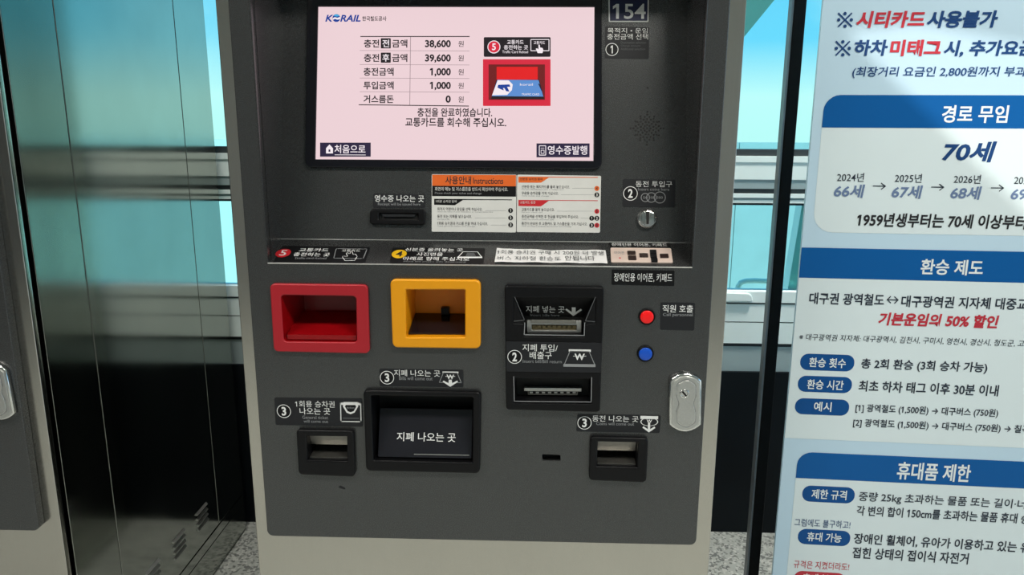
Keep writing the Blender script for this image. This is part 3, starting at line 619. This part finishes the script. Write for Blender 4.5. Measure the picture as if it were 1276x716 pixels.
# -- front panel: red card recess
F_ = FRONT
b = MB(); red_o = quad(F_.off(.008), (336, 353.5), (458, 355), (460.5, 440.5), (341, 438), 0.008)
red_f = quad(F_.off(.008), (349.5, 367.5), (443.5, 369), (444.5, 426.5), (353.5, 425.5), 0.006)
b.plate(F_, [red_o, red_f], 0.0001, 0.008, RED, 0.002)
rd = shade(b.build('card_tray', M))
b = MB(); rb = [(u * 0.98, v) for u, v in inset(red_f, 0.003)]
b.cavity(F_, red_f, rb, 0.0060, -0.085, REDIN); cv = b.build('tray_inside', rd)
u0, v0 = red_f[0]; ux0 = min(q[0] for q in red_f); ux1 = max(q[0] for q in red_f); vy0 = min(q[1] for q in red_f)
b = MB(); b.add([F_.P(ux0 + .004, vy0 + .030, -0.08), F_.P(ux1 - .004, vy0 + .030, -0.08), F_.P(ux1 - .004, vy0 + .010, 0.0), F_.P(ux0 + .004, vy0 + .010, 0.0), F_.P(ux0 + .004, vy0 + .002, 0.0), F_.P(ux1 - .004, vy0 + .002, 0.0)], [(3, 2, 1, 0), (4, 5, 2, 3)], REDIN); b.build('card_rest', rd)
# yellow identity card recess
b = MB(); yo = quad(F_.off(.010), (486, 348), (599, 349), (599, 434.5), (489, 433), 0.009)
yf = quad(F_.off(.010), (505.5, 361), (579.5, 361), (579.5, 420), (506, 420), 0.002)
b.plate(F_, [yo, yf], 0.0001, 0.010, YEL, 0.0025); yd = shade(b.build('identity_card_tray', M))
b = MB(); b.cavity(F_, yf, inset(yf, 0.002), 0.0075, -0.075, YEL); b.build('tray_inside', yd)
ux0 = min(q[0] for q in yf); ux1 = max(q[0] for q in yf); vy0 = min(q[1] for q in yf)
b = MB(); b.add([F_.P(ux0 + .003, vy0 + .020, -0.071), F_.P(ux1 - .003, vy0 + .020, -0.071), F_.P(ux1 - .002, vy0 + .004, -0.004), F_.P(ux0 + .002, vy0 + .004, -0.004), F_.P(ux0 + .003, vy0 + .003, -0.071), F_.P(ux1 - .003, vy0 + .003, -0.071), F_.P(ux1 - .002, vy0 + .001, -0.004), F_.P(ux0 + .002, vy0 + .001, -0.004)], [(3, 2, 1, 0), (2, 3, 7, 6), (0, 1, 5, 4)], GLOSS); b.build('scanner_glass', yd)
nu = F_.px(549, 405)[0]; b = MB(); b.plate(F_, [uvbox(nu - .007, vy0 + .020, nu + .007, vy0 + .032, 0.001)], -0.0745, -0.062, BLACK, 0.001); b.build('sensor', yd)

# -- bill unit
b = MB(); sc_o = rnd(PX(F_, [(654, 416.5), (727.5, 417.5), (728.5, 402), (741, 400.5), (742, 369), (640.5, 369), (640, 400), (653.5, 401)]), 0.001)
lo_o = quad(F_, (640.5, 468), (737, 469), (736.5, 500), (640.5, 499), 0.001)
b.plate(F_, [bill_o, sc_o, lo_o], -0.004, 0.012, BLACK, 0.002)
bu = shade(b.build('bill_unit', M))
# upper scoop: a face that slopes in towards the slot
b = MB()
def S(x, y, w_): u, v = F_.px(x, y); return F_.P(u, v, w_)
b.add([S(641, 369, 0.011), S(741.5, 369, 0.011), S(728, 399, -0.022), S(654, 398, -0.022)], [(0, 3, 2, 1)], LABELK)
b.add([S(641, 369, 0.011), S(654, 398, -0.022), S(653, 401, 0.011), S(640, 400, 0.011)], [(0, 3, 2, 1)], BLACK)
b.add([S(741.5, 369, 0.011), S(741, 401, 0.011), S(728.5, 402, 0.011), S(728, 399, -0.022)], [(0, 3, 2, 1)], BLACK)
b.add([S(654, 398, -0.022), S(728, 399, -0.022), S(727.5, 417.5, -0.022), S(654, 416.5, -0.022)], [(0, 3, 2, 1)], DEEP)
b.add([S(653.5, 401, 0.011), S(654, 398, -0.022), S(654, 416.5, -0.022), S(654, 416.5, 0.011)], [(0, 1, 2, 3)], BLACK)
b.add([S(728.5, 402, 0.011), S(728, 399, -0.022), S(727.5, 417.5, -0.022), S(727.5, 417.5, 0.011)], [(0, 3, 2, 1)], BLACK)
b.add([S(654, 416.5, 0.011), S(727.5, 417.5, 0.011), S(727.5, 417.5, -0.022), S(654, 416.5, -0.022)], [(0, 1, 2, 3)], BLACK); b.build('insert_scoop', bu)
gm = F_.off(0.0122)
for pts, wd, m_ in (([(641.5, 370), (653.5, 398.5), (640.5, 400)], 0.0011, DIMP), ([(742, 370), (729.5, 399.5), (741, 400.5)], 0.0011, DIMP), ([(654, 402), (653.2, 416.8), (728, 417.8), (728.6, 402)], 0.0013, GREYP),
                    ([(640.2, 469), (640.8, 499.6), (736.6, 500.6), (737.4, 470)], 0.0012, GREYP)):
    b = MB(); b.line(gm, PX(gm, pts), wd, 0, m_); b.build('edge_line', bu)
I_ = F_.off(-0.020)
def slot_insert(x0, y0, x1, y1, n, bar, upper):
    b_ = MB(); fr = I_.off(0.006)
    if upper:
        o2 = quad(fr, (x0, y0), (x1, y0 + .6), (x1, y1 + .6), (x0, y1), 0.0008); i2 = quad(fr, (x0 + 6, y0 + 5.5), (x1 - 6, y0 + 6), (x1 - 6, y1 - 2.2), (x0 + 6, y1 - 2.8), 0.0005)
        b_.plate(fr, [o2, i2], -0.004, 0.002, SATIN, 0.0006)
        b_.plate(fr, [quad(fr, (x0 + 5, y0 - 1), (x1 - 7, y0 - .6), (x1 - 7, y0 + 3.5), (x0 + 5, y0 + 3), 0.0004)], 0.002, 0.0045, ZINC, 0.0005)
    else:
        b_.plate(fr, [quad(fr, (x0, y0), (x1, y0 + .6), (x1, y0 + 5), (x0, y0 + 4.4), 0.0004)], -0.004, 0.005, SATIN, 0.0008)
        b_.plate(fr, [quad(fr, (x0 + 4, y0 + 4), (x1 - 4, y0 + 4.5), (x1 - 5, y1), (x0 + 5, y1 - .5), 0.0004)], -0.004, 0.001, ZINC, 0.0004)
    o_ = shade(b_.build('slot_mouth', bu))
    b_ = MB(); b_.plate(fr, [box4(fr, x0 + 6, y0 + 5, x1 - 6, y1 - 2)], -0.005, -0.003 if upper else 0.0014, BRASS if upper else DEEP)
    for i in range(n):
        xx = x0 + 9 + (x1 - x0 - 18) * i / (n - 1); yy = y0 + (6.5 if upper else 5.5)
        b_.plate(fr, [box4(fr, xx - 2, yy, xx + 2, yy + (3.4 if upper else 2.4), 0.0006)], -0.003, 0.0 if upper else 0.0025, SATIN if not upper else BRASS, 0.0004)
    b_.build('slot_teeth', bu)
slot_insert(656.5, 398.5, 724.5, 413.5, 9, True, True)
b = MB(); lb = inset(lo_o, 0.003); b.cavity(F_, lo_o, lb, 0.010, -0.020, BLACK, DEEP); b.build('return_recess', bu)
slot_insert(653, 481.5, 724.5, 492, 8, True, False)
# plate between the two mouths
P2 = F_.off(0.0125)
b = MB(); b.plate(P2, [quad(P2, (630.5, 425), (750, 427), (749, 464), (631, 462.5), 0.002)], 0.0, 0.0012, LABEL, 0.0003); mp_ = b.build('label_plate', bu)
P2 = P2.off(0.0014)
b = MB(); badge(b, P2, 641.3, 444.3, 9, '2', WHITE, None, WHITE, 0.0002); b.text(P2, '지폐 투입/', 651, 428.6, 695, 437.5, WHITE, 0.0003, 0.004); b.text(P2, '배출구', 660, 437.8, 687.5, 447, WHITE, 0.0003, 0.004); b.text(P2, 'Insert bill/Bill return', 651.5, 448, 700, 452, GREYP, 0.0003, 0.0)
def trapezoid_icon(b_, fr, x, y, s_, w_):
    b_.outline(fr, PX(fr, [(x - 19 * s_, y + 9 * s_), (x + 19 * s_, y + 9.5 * s_), (x + 12 * s_, y - 7 * s_), (x - 12 * s_, y - 7.5 * s_)]), 0.0011, w_, GREYP)
    b_.flat(fr, PX(fr, [(x - 13.5 * s_, y - 7 * s_), (x + 14 * s_, y - 6.5 * s_), (x + 14 * s_, y - 9.5 * s_), (x - 13.5 * s_, y - 10 * s_)]), w_, WHITE)
    b_.text(fr, 'W', x - 6.5 * s_, y - 4.5 * s_, x + 6.5 * s_, y + 3.5 * s_, WHITE, w_ + .0001, 0.03); b_.line(fr, PX(fr, [(x - 8 * s_, y - 1.5 * s_), (x + 8 * s_, y - 1.5 * s_)]), 0.0008, w_ + .0002, WHITE)
trapezoid_icon(b, P2, 722.2, 444.8, 1.0, 0.0003); b.flat(P2, PX(P2, [(702, 456.5), (742, 457), (742, 453.5), (702, 453)]), 0.0005, GREYP); b.build('lettering', bu)
# writing in the scoop
v_ = [S(641, 369, 0.011), S(741.5, 369, 0.011), S(728, 399, -0.022), S(654, 398, -0.022)]
Vd = ((v_[0] + v_[1]) / 2 - (v_[2] + v_[3]) / 2); SCP = Fr((v_[2] + v_[3]) / 2, (1, 0, 0), Vd)
b = MB(); b.text(SCP, '지폐 넣는 곳', 655.5, 380.5, 703.5, 389, WHITE, LW, 0.004); b.text(SCP, 'Insert bills here', 661, 390.6, 697, 393.6, GREYP, LW, 0.0)
b.flat(SCP, PX(SCP, [(714.5, 393), (725.5, 385.5), (724, 383.8), (717.4, 388), (717.4, 382.2), (712.6, 382.2), (712.6, 388), (706, 383.6), (704.5, 385.2)]), LW, WHITE); b.build('lettering', bu)

# -- banknote tray with its flap
b = MB(); tray_i = quad(F_.off(.010), (462, 493), (589.5, 495), (588.5, 576.5), (465.5, 573.5), 0.003)
b.plate(F_, [tray_o, tray_i], 0.0001, 0.010, BLACK, 0.003); bt = shade(b.build('banknote_tray', M))
b = MB(); b.cavity(F_, tray_i, inset(tray_i, 0.001), 0.007, -0.055, BLACK, DEEP); b.build('tray_inside', bt)
Y0, Y1 = -0.030, 0.002
tu0, tu1 = tray_i[0][0] + 0.004, max(q[0] for q in tray_i) - 0.004; vb = min(q[1] for q in tray_i) + 0.004; vt = F_.px(528, 517)[1]
FLAP = Fr(F_.P(0, vb, 0.0015), (1, 0, 0), F_.P(0, vt, -0.030) - F_.P(0, vb, 0.0015)); fl_len = (F_.P(0, vt, -0.030) - F_.P(0, vb, 0.0015)).length
SMOKE = mat('smoked_flap', (0.012, 0.012, 0.017), 0.3, var=0.1, scale=20)
b = MB(); b.plate(FLAP, [uvbox(min(q[0] for q in tray_i) + 0.006, 0.0, tu1, fl_len, 0.002)], -0.003, 0.0, SMOKE, 0.0008); fl = b.build('flap', bt)
b = MB(); b.tube([FLAP.P(F_.px(516, 567)[0], 0.0055, 0.0006), FLAP.P(tu1 - 0.004, 0.0055, 0.0006)], 0.0011, SATIN, 8); b.build('edge_line', bt)
b = MB(); b.text(FLAP, '지폐 나오는 곳', 494.5, 538.6, 568, 549.8, WHITE, 0.0006, 0.008); b.build('lettering', bt)

# -- single ticket tray and coin tray
def cup(name, outer, inn, shelf):
    b_ = MB(); b_.plate(F_, [outer, inn], 0.0001, 0.010, BLACK, 0.003); o_ = shade(b_.build(name, M))
    b_ = MB(); b_.cavity(F_, inn, inset(inn, 0.001), 0.0065, -0.050, BLACK, DEEP); b_.build('tray_inside', o_)
    u0 = min(q[0] for q in inn) + .0015; u1 = max(q[0] for q in inn) - .0015; v0 = min(q[1] for q in inn); v1 = max(q[1] for q in inn); h = v1 - v0
    b_ = MB(); b_.add([F_.P(u0, v1 - .001, -0.004), F_.P(u1, v1 - .001, -0.004), F_.P(u1, v0 + h * .44, -0.014), F_.P(u0, v0 + h * .44, -0.014), F_.P(u0, v0 + h * .40, -0.018), F_.P(u1, v0 + h * .40, -0.018)], [(0, 3, 2, 1), (3, 4, 5, 2)], ZINC); b_.build('flap', o_)
    b_ = MB(); b_.add([F_.P(u0, v0 + h * .14, -0.046), F_.P(u1, v0 + h * .14, -0.046), F_.P(u1, v0 + h * .06, 0.0), F_.P(u0, v0 + h * .06, 0.0), F_.P(u0, v0 + .0005, 0.0), F_.P(u1, v0 + .0005, 0.0)], [(3, 2, 1, 0), (4, 5, 2, 3)], ZINC); b_.build('tray_floor', o_)
    return o_
G_ = F_.off(.010)
cup('ticket_tray', tick_o, quad(G_, (382, 543.5), (432, 544), (432.5, 574.5), (383, 573)), 0)
cup('coin_tray', coin_o, quad(G_, (745, 550.5), (795.5, 551.5), (794, 582.5), (744, 581)), 0)
b = MB(); b.cavity(F_, slot_o, slot_o, -0.0002, -0.012, DEEP); b.build('small_slot', M)

# -- labels on the front panel
p = label(F_, ((342, 495), (451.5, 496), (452.5, 531), (343.5, 529)), LABEL, 0.003)
b = MB(); badge(b, F_, 354, 511.8, 8.8, '3'); b.text(F_, '1회용 승차권', 368, 499, 417, 507, WHITE, LW, 0.002); b.text(F_, '나오는 곳', 373.5, 507.6, 411.5, 516, WHITE, LW, 0.006); b.text(F_, 'General ticket', 377, 517.6, 409, 521.6, GREYP, LW, 0.0); b.text(F_, 'will come out', 378.5, 522.6, 409, 526.2, GREYP, LW, 0.0); b.build('lettering', p)
b = MB(); b.outline(F_, quad(F_, (424.5, 500.5), (449.5, 501), (450, 525), (425, 524.5), 0.001), 0.0016, LW, WHITE); b.flat(F_, PX(F_, [(424.5, 504), (449.5, 504.5), (449.5, 500.5), (424.5, 500)]), LW, WHITE)
b.flat(F_, PX(F_, [(427.5, 506), (432, 513.5), (437, 515.5), (442, 513.5), (446.5, 506), (446, 500.6), (428, 500.4)]), 0.0010, WHITE); b.flat(F_, PX(F_, [(430, 506), (433.5, 511.6), (437, 513), (441, 511.6), (444, 506), (443, 504), (431, 504)]), 0.0012, LABELK); b.text(F_, 'ticket', 432, 506, 442, 508.6, GREYP, 0.0014, 0.0); b.line(F_, PX(F_, [(428, 520.4), (447, 520.6)]), 0.0018, 0.0010, DIMP); b.build('pictogram', p)
p = label(F_, ((473, 459), (577.5, 460.5), (577.5, 482), (473, 480.5)), LABEL, 0.003)
b = MB(); badge(b, F_, 482.4, 470, 8.8, '3'); b.text(F_, '지폐 나오는 곳', 491, 460.5, 548.5, 468.5, WHITE, LW, 0.004); b.text(F_, 'Bills will come out', 497.5, 468.8, 539, 473.2, GREYP, LW, 0.0); b.build('lettering', p)
b = MB(); trapezoid_icon(b, F_, 561.2, 469.5, 0.72, LW); b.flat(F_, PX(F_, [(561.2, 481.4), (571, 475), (569.5, 473.6), (563.4, 477), (563, 472.5), (559.4, 472.5), (559, 477), (553, 473.6), (551.5, 475)]), 0.0012, WHITE); b.build('pictogram', p)
p = label(F_, ((719.5, 515.5), (823.5, 517), (822, 539), (718, 537)), LABEL, 0.003)
b = MB(); badge(b, F_, 728.3, 526.3, 8.8, '3'); b.text(F_, '동전 나오는 곳', 738, 517.4, 795.5, 525, WHITE, LW, 0.002); b.text(F_, 'Coins will come out', 743, 525.6, 790, 529.4, GREYP, LW, 0.0); b.build('lettering', p)
b = MB(); k_ = mmpx(F_, 808, 526); b.flat(F_, PX(F_, [(798, 521.4), (820, 521.8), (820, 518), (798, 517.6)]), LW, WHITE); b.ring(F_, F_.px(809, 525), 11 * k_, 1.1 * k_, 0.0009, WHITE, 28, 0.52); b.text(F_, 'W', 805.5, 522, 812.5, 526, WHITE, 0.0010, 0.02)
b.flat(F_, PX(F_, [(808.4, 538), (816.6, 532.6), (815.4, 530.6), (810, 534), (810, 525.5), (807.4, 525.5), (807, 534), (801.6, 530.4), (800.4, 532.2)]), 0.0012, WHITE); b.build('pictogram', p)
p = label(F_, ((823, 376.5), (866, 377), (865, 411.5), (822.5, 410.5)), LABEL, 0.003)
b = MB(); b.text(F_, '직원 호출', 825.5, 379.6, 863.5, 389, WHITE, LW, 0.006); b.text(F_, 'Call personnel', 826, 389.8, 863, 394.6, GREYP, LW, 0.004); b.build('lettering', p)
p = label(F_, ((762.5, 335.5), (840.5, 337), (840, 356), (762, 354.5)), LABELK, 0.001)
b = MB(); b.text(F_, '장애인용 이어폰, 키패드', 765, 340.2, 837.5, 351, WHITE, LW, 0.0); b.build('lettering', p)

# -- call buttons
for (x, y), mm_ in (((805.8, 394), BTNR), ((804, 440), BTNB)):
    c = F_.px(x, y); k_ = mmpx(F_, x, y)
    b = MB(); b.lathe(F_, c, [(10.6 * k_, 0.0001), (10.6 * k_, 0.0025), (9.8 * k_, 0.0040), (8.6 * k_, 0.0040), (8.4 * k_, 0.002), (0.0004, 0.002)], BLACK); o_ = shade(b.build('push_button', M), 50)
    b = MB(); b.lathe(F_, c, [(8.3 * k_, 0.0021), (8.3 * k_, 0.0045), (7.6 * k_, 0.0055), (4 * k_, 0.0060), (0.0004, 0.0062)], mm_); o2 = shade(b.build('button_cap', o_), 50); o2['label'] = ('red' if mm_ is BTNR else 'blue') + ' round button cap'

# -- lock handle
def bulge(x0, x1, y0, y1, sag, n=10):
    out = []
    for i in range(n + 1): t = i / n; out.append((x0 + (x1 - x0) * t, y1 - sag + sag * math.sin(math.pi * t) ** 0.8))
    for i in range(n + 1): t = i / n; out.append((x1 - (x1 - x0) * t + 0.5, y0 + sag - sag * math.sin(math.pi * t) ** 0.8))
    return out
lk = [F_.px(*q) for q in bulge(832.6, 872.4, 462.8, 535.2, 9)]
b = MB(); b.plate(F_, [lk[::1]], 0.0001, 0.010, CHROME, 0.003); b.plate(F_.off(.010), [inset(lk, 0.0045)], 0.0, 0.0012, SATIN, 0.0006); lo_ = shade(b.build('lock_handle', M))
pea = []
for i in range(48):
    a = 2 * math.pi * i / 48; sy2 = math.sin(a); rx = 12.6 - 3.4 * math.cos(2 * a) ** 2 * (1 if abs(sy2) < .7 else 0)
    pea.append((853.2 + rx * math.cos(a) * (1 if abs(sy2) > .0 else 1) - sy2 * 0.2, 499 - 29 * sy2))
pea = rnd([F_.px(*q) for q in [(841.5, 523), (841.5, 508), (844.5, 499), (841.5, 490), (841.5, 475), (853.5, 468.5), (865.5, 475), (865.5, 490), (862.5, 499), (865, 508), (865, 523), (853, 529.5)]], 0.010, 5)
b = MB(); pf = F_.off(.0112); b.plate(pf, [pea, inset(pea, 0.0014)], 0.0, 0.0006, CHROME); b.outline(pf, pea, 0.0008, 0.0008, GREYP); b.plate(pf, [inset(pea, 0.0016)], 0.0, 0.0014, SATIN, 0.0006); shade(b.build('turn_grip', lo_))
b = MB(); c = pf.px(852.5, 489.8); k_ = mmpx(pf, 852, 490); b.lathe(pf, c, [(6 * k_, 0.001), (6 * k_, 0.0022), (5.4 * k_, 0.0030), (4.2 * k_, 0.0030), (3.8 * k_, 0.0022), (0.0004, 0.0022)], CHROME)
b.line(pf, PX(pf, [(850.6, 487.6), (854.4, 492)]), 0.0030, 0.0025, DEEP); shade(b.build('key_cylinder', lo_), 50)
# scratches and scuffs below the ticket tray
b = MB(); b.flat(F_, rnd(PX(F_, [(421, 607), (430, 609.5), (430.5, 607.5), (424, 604.5)]), 0.001, 3), 0.00015, LABEL); b.build('scuff_mark', M)

# -- the neighbour to the left is the same model
M2 = copy_tree(M); M2.location = (-1.170, 0, 0)
M2['label'] = 'neighbouring machine at the far left edge, showing mirror steel side and lock handle'

# ================================================================= UPRIGHT POST AND INFORMATION BOARD
POSTM = mat('black_post_paint', (0.004, 0.004, 0.004), 0.45, var=0.2, scale=30, spec=0.12)
EDGE = mat('grey_post_edge', (0.20, 0.21, 0.22), 0.4, 0.4, var=0.1, scale=30)
post = empty('support_post', (0.606, 0.412, 0))
tag(post, 'slim black upright post between the ticket machine and the information board', 'post')
def local(b_, org): b_.v = [p_ - Vector(org) for p_ in b_.v]; return b_
b = MB(); b.plate(Fr((0.606, 0.412, 0), (1, 0, 0), (0, 1, 0)), [uvbox(-.012, -.012, .012, .012, .002)], 0.008, 2.1, POSTM); local(b, post.location).build('pole', post)
b = MB(); b.box((0.590, 0.402, 0.012), (0.594, 0.424, 2.1), EDGE); local(b, post.location).build('edge_strip', post)
b = MB(); b.plate(Fr((0.606, 0.412, 0), (1, 0, 0), (0, 1, 0)), [circ((0, 0), 0.10, 40)], 0.0, 0.010, POSTM, 0.002); local(b, post.location).build('base_plate', post)

F_ = BOARD
BSKY = mat('board_sky_blue', s2l((198, 226, 244)), 0.35, var=0.02, scale=3)
BWHT = mat('board_white', s2l((226, 240, 244)), 0.35, var=0.02, scale=3)
BBLU = mat('board_blue', s2l((14, 92, 162)), 0.35, var=0.03, scale=3, spec=0.2)
BNAV = mat('board_navy', s2l((10, 62, 120)), 0.4, var=0.03); BINK = mat('board_ink', s2l((34, 44, 60)), 0.4, var=0.03)
BRED = mat('board_red', s2l((196, 44, 62)), 0.4, var=0.03); BSLA = mat('board_slate', s2l((106, 128, 166)), 0.4, var=0.03); BPIL = mat('board_pill_blue', s2l((16, 80, 146)), 0.35, var=0.03, spec=0.2); BPAP = mat('board_lettering_white', s2l((232, 240, 242)), 0.4, var=0.02)
BU0, BU1 = -0.0125, 0.585; BV0, BV1 = -1.15, 0.62
BO = F_.P(0.286, 0, 0); BO.z = 0
IB = empty('information_board', BO)
tag(IB, 'tall pale blue fare notice board in Korean beside the ticket machine', 'notice board')
def bput(b_, name, parent=IB): return local(b_, BO).build(name, parent)
b = MB(); b.plate(F_, [uvbox(BU0, BV0, BU1, BV1)], -0.008, 0.0, BSKY, 0.0008); bd = bput(b, 'board')
b = MB(); b.box((BO.x - 0.20, BO.y - 0.12, 0.0), (BO.x + 0.20, BO.y + 0.055, 0.012), POSTM)
b.box((BO.x - 0.03, BO.y + 0.022, 0.012), (BO.x + 0.03, BO.y + 0.036, 0.11), POSTM); bput(b, 'stand')
cu_ = 0.278
def umir(x, y): u, v = F_.px(x, y); return u, v, 2 * cu_ - u
WA, WBb, WC = 0.0004, 0.0008, 0.0012
# text panels
ul, vt_, ur = umir(1024, 158.7); vb_ = F_.px(1100, 290.6)[1]; ul2 = F_.px(1015, 262)[0]
b = MB(); b.flat(F_, rnd([(ul, vb_), (ur, vb_), (ur, vt_), (ul, vt_)], [0.036, 0.036, 0, 0]), WA, BWHT); bput(b, 'text_panel')
b = MB(); b.flat(F_, [(BU0 + .0005, F_.px(985, 545.5)[1]), (BU1 - .0005, F_.px(985, 545.5)[1]), (BU1 - .0005, F_.px(993, 345.5)[1]), (BU0 + .0005, F_.px(993, 345.5)[1])], WA, BWHT); bput(b, 'text_panel')
ul3, vt3, ur3 = umir(991.5, 594.8)
b = MB(); b.flat(F_, [(ul3, BV0 + 0.03), (ur3, BV0 + 0.03), (ur3, vt3), (ul3, vt3)], WA, BWHT); bput(b, 'text_panel')
# headings
def heading(u0, u1, v0, v1, r, word, box_):
    b_ = MB(); b_.flat(F_, rnd([(u0, v0), (u1, v0), (u1, v1), (u0, v1)], [0, 0, r, r]), WBb, BBLU); h = bput(b_, 'heading_band')
    b_ = MB(); b_.text(F_, word, *box_, BPAP, WC, 0.022); bput(b_, 'lettering', h)
heading(ul, ur, vt_, F_.px(1070, 118.3)[1], 0.052, '경로 무임', (1173.5, 131, 1256, 153))
heading(BU0 + .0005, BU1 - .0005, F_.px(993, 345.5)[1], F_.px(996.6, 308)[1], 0.0, '환승 제도', (1147, 323, 1225, 342.5))
heading(ul3, ur3, vt3, F_.px(1030, 564)[1], 0.048, '휴대품 제한', (1117.5, 576.5, 1209.5, 598.5))
# pills
def pill(x0, y0, x1, y1, word, tx0, ty0, tx1, ty1, m=BPIL):
    u0, v0 = F_.px(x0, (y0 + y1) / 2 + (y1 - y0) / 2); u0 = F_.px(x0, (y0 + y1) / 2)[0]; u1 = F_.px(x1, (y0 + y1) / 2)[0]
    v1 = F_.px((x0 + x1) / 2, y0)[1]; v0 = F_.px((x0 + x1) / 2, y1)[1]
    b_ = MB(); b_.flat(F_, uvbox(u0, v0, u1, v1, (v1 - v0) * 0.46, 8), WBb, m); h = bput(b_, 'caption_pill')
    b_ = MB(); b_.text(F_, word, tx0, ty0, tx1, ty1, BPAP, WC, 0.018); bput(b_, 'lettering', h)
pill(997, 441, 1064.5, 461.5, '환승 횟수', 1008, 445.5, 1054, 457.5); pill(994, 468.5, 1061.5, 488.5, '환승 시간', 1005.5, 472.8, 1051, 485); pill(990.5, 496.5, 1058, 516.5, '예시', 1014, 500.2, 1036, 512.2)
pill(999.5, 605.5, 1065, 625.5, '제한 규격', 1011, 609.5, 1055, 621.5); pill(994, 659.5, 1059.5, 678.5, '휴대 가능', 1005.5, 663, 1048.5, 674.5); pill(989, 712, 1053, 731, '휴대 불가', 1000, 714.5, 1043, 727, BRED)
# lines of writing
def ref_mark(x0, y0, w_):
    b_ = MB(); k_ = mmpx(F_, x0, y0); h = w_ / 2 * 0.82; c = (x0 + w_ / 2, y0)
    for sg in (-1, 1): b_.line(F_, PX(F_, [(c[0] - h, c[1] - sg * h), (c[0] + h, c[1] + sg * h)]), 2.0 * k_, WC + sg * 0.00005, BNAV)
    for dx, dy in ((0, -1), (0, 1), (-1, 0), (1, 0)): b_.flat(F_, circ(F_.px(c[0] + dx * h * 0.98, c[1] + dy * h * 0.98), 2.1 * k_, 14), WC, BNAV)
    bput(b_, 'reference_mark', bd)
def put_row(t, *a):
    b_ = MB(); b_.row(F_, t, *a); bput(b_, 'text_line', bd)
for x0, y0, x1 in ((1043, 24.8, 1062.5), (1040, 60.2, 1060)): ref_mark(x0, y0, x1 - x0)
put_row('시티카드', 1067, 24.2, 1152, 24.2, 21, BRED, WC, 0.036, 0.12); put_row('사용불가', 1155, 24, 1243, 24, 21.5, BNAV, WC, 0.036, 0.12)
put_row('하차', 1064.5, 59.5, 1106, 59.6, 20, BNAV, WC, 0.034, 0.08); put_row('미태그', 1109, 59.6, 1172.5, 59.8, 20.5, BRED, WC, 0.036, 0.05); put_row('시, 추가요금', 1176, 60.4, 1290, 60.8, 21, BNAV, WC, 0.034, 0.1)
put_row('(최장거리 요금인 2,800원까지 부과)', 1062, 89.8, 1283, 90.6, 14.5, BNAV, WC, 0.012, 0.08)
put_row('70세', 1174.5, 188.6, 1240.5, 189, 26, BNAV, WC, 0.03, 0.15)
for x, y, n_, a_ in ((1043, 220.3, '2024년', '66세'), (1115, 221.4, '2025년', '67세'), (1188.4, 222.6, '2026년', '68세'), (1263.5, 224, '2027년', '69세')):
    put_row(n_, x, y, x + 33.4, y + .6, 11, BINK, WC, 0.004); put_row(a_, x - 4, y + 17.2, x + 34, y + 17.8, 16.6, BSLA, WC, 0.024, 0.1)
for x, y in ((1088, 231.5), (1160.5, 232.8), (1235, 233.8)):
    b = MB(); c1 = F_.px(x, y); c2 = F_.px(x + 15, y + .3); b.line(F_, [c1, c2], 0.0016, WC, BINK); b.line(F_, [F_.px(x + 10, y - 3.4), c2, F_.px(x + 10, y + 4)], 0.0016, WC, BINK); bput(b, 'arrow', bd)
put_row('1959년생부터는 70세 이상부터', 1068, 273.6, 1279, 276.6, 17.5, INK, WC, 0.026, 0.06)
put_row('대구권 광역철도', 1008.5, 370.8, 1101.5, 373.7, 14.5, BINK, WC, 0.018); put_row('대구광역권 지자체 대중교통', 1123, 374.4, 1294, 379.6, 14.5, BINK, WC, 0.018)
b = MB(); b.line(F_, PX(F_, [(1105.5, 373), (1118.5, 373.4)]), 0.0018, WC, BINK); b.line(F_, PX(F_, [(1109.5, 369), (1105.3, 373), (1109.5, 377)]), 0.0018, WC, BINK); b.line(F_, PX(F_, [(1114.5, 369.4), (1118.7, 373.4), (1114.5, 377.4)]), 0.0018, WC, BINK); bput(b, 'arrow', bd)
put_row('기본운임의 50% 할인', 1094.5, 396.8, 1244, 400.6, 16.5, BRED, WC, 0.034, 0.12)
put_row('※ 대구광역권 지자체: 대구광역시, 김천시, 구미시, 영천시, 경산시, 청도군, 고령', 996, 418.8, 1284, 428.4, 8.6, BINK, WC, 0.0, 0.12)
put_row('총 2회 환승 (3회 승차 가능)', 1073, 453.2, 1230, 458.4, 14.5, BINK, WC, 0.018); put_row('최초 하차 태그 이후 30분 이내', 1070, 480.2, 1244, 486.4, 14, BINK, WC, 0.018)
put_row('[1] 광역철도 (1,500원) → 대구버스 (750원)', 1066, 508, 1243.5, 515, 11.5, BINK, WC, 0.014); put_row('[2] 광역철도 (1,500원) → 대구버스 (750원) → 칠곡버스', 1063, 526, 1302, 536.4, 11.5, BINK, WC, 0.014)
put_row('중량 25kg 초과하는 물품 또는 길이·너비', 1070, 618.2, 1290, 629.6, 13.5, BINK, WC, 0.010); put_row('각 변의 합이 150cm를 초과하는 물품 휴대 승', 1067.5, 634.6, 1282, 646.6, 12.5, BINK, WC, 0.016)
put_row('그럼에도 불구하고!', 990, 650.6, 1059.5, 652.6, 9.5, BNAV, WC, 0.0); put_row('장애인 휠체어, 유아가 이용하고 있는 유', 1064, 669.6, 1283, 682.6, 14, BINK, WC, 0.018); put_row('접힌 상태의 접이식 자전거', 1062, 687.6, 1206.5, 695.6, 14, BINK, WC, 0.018)
put_row('규격은 지켰더라도!', 989, 702.6, 1058, 705, 9.5, BRED, WC, 0.0)
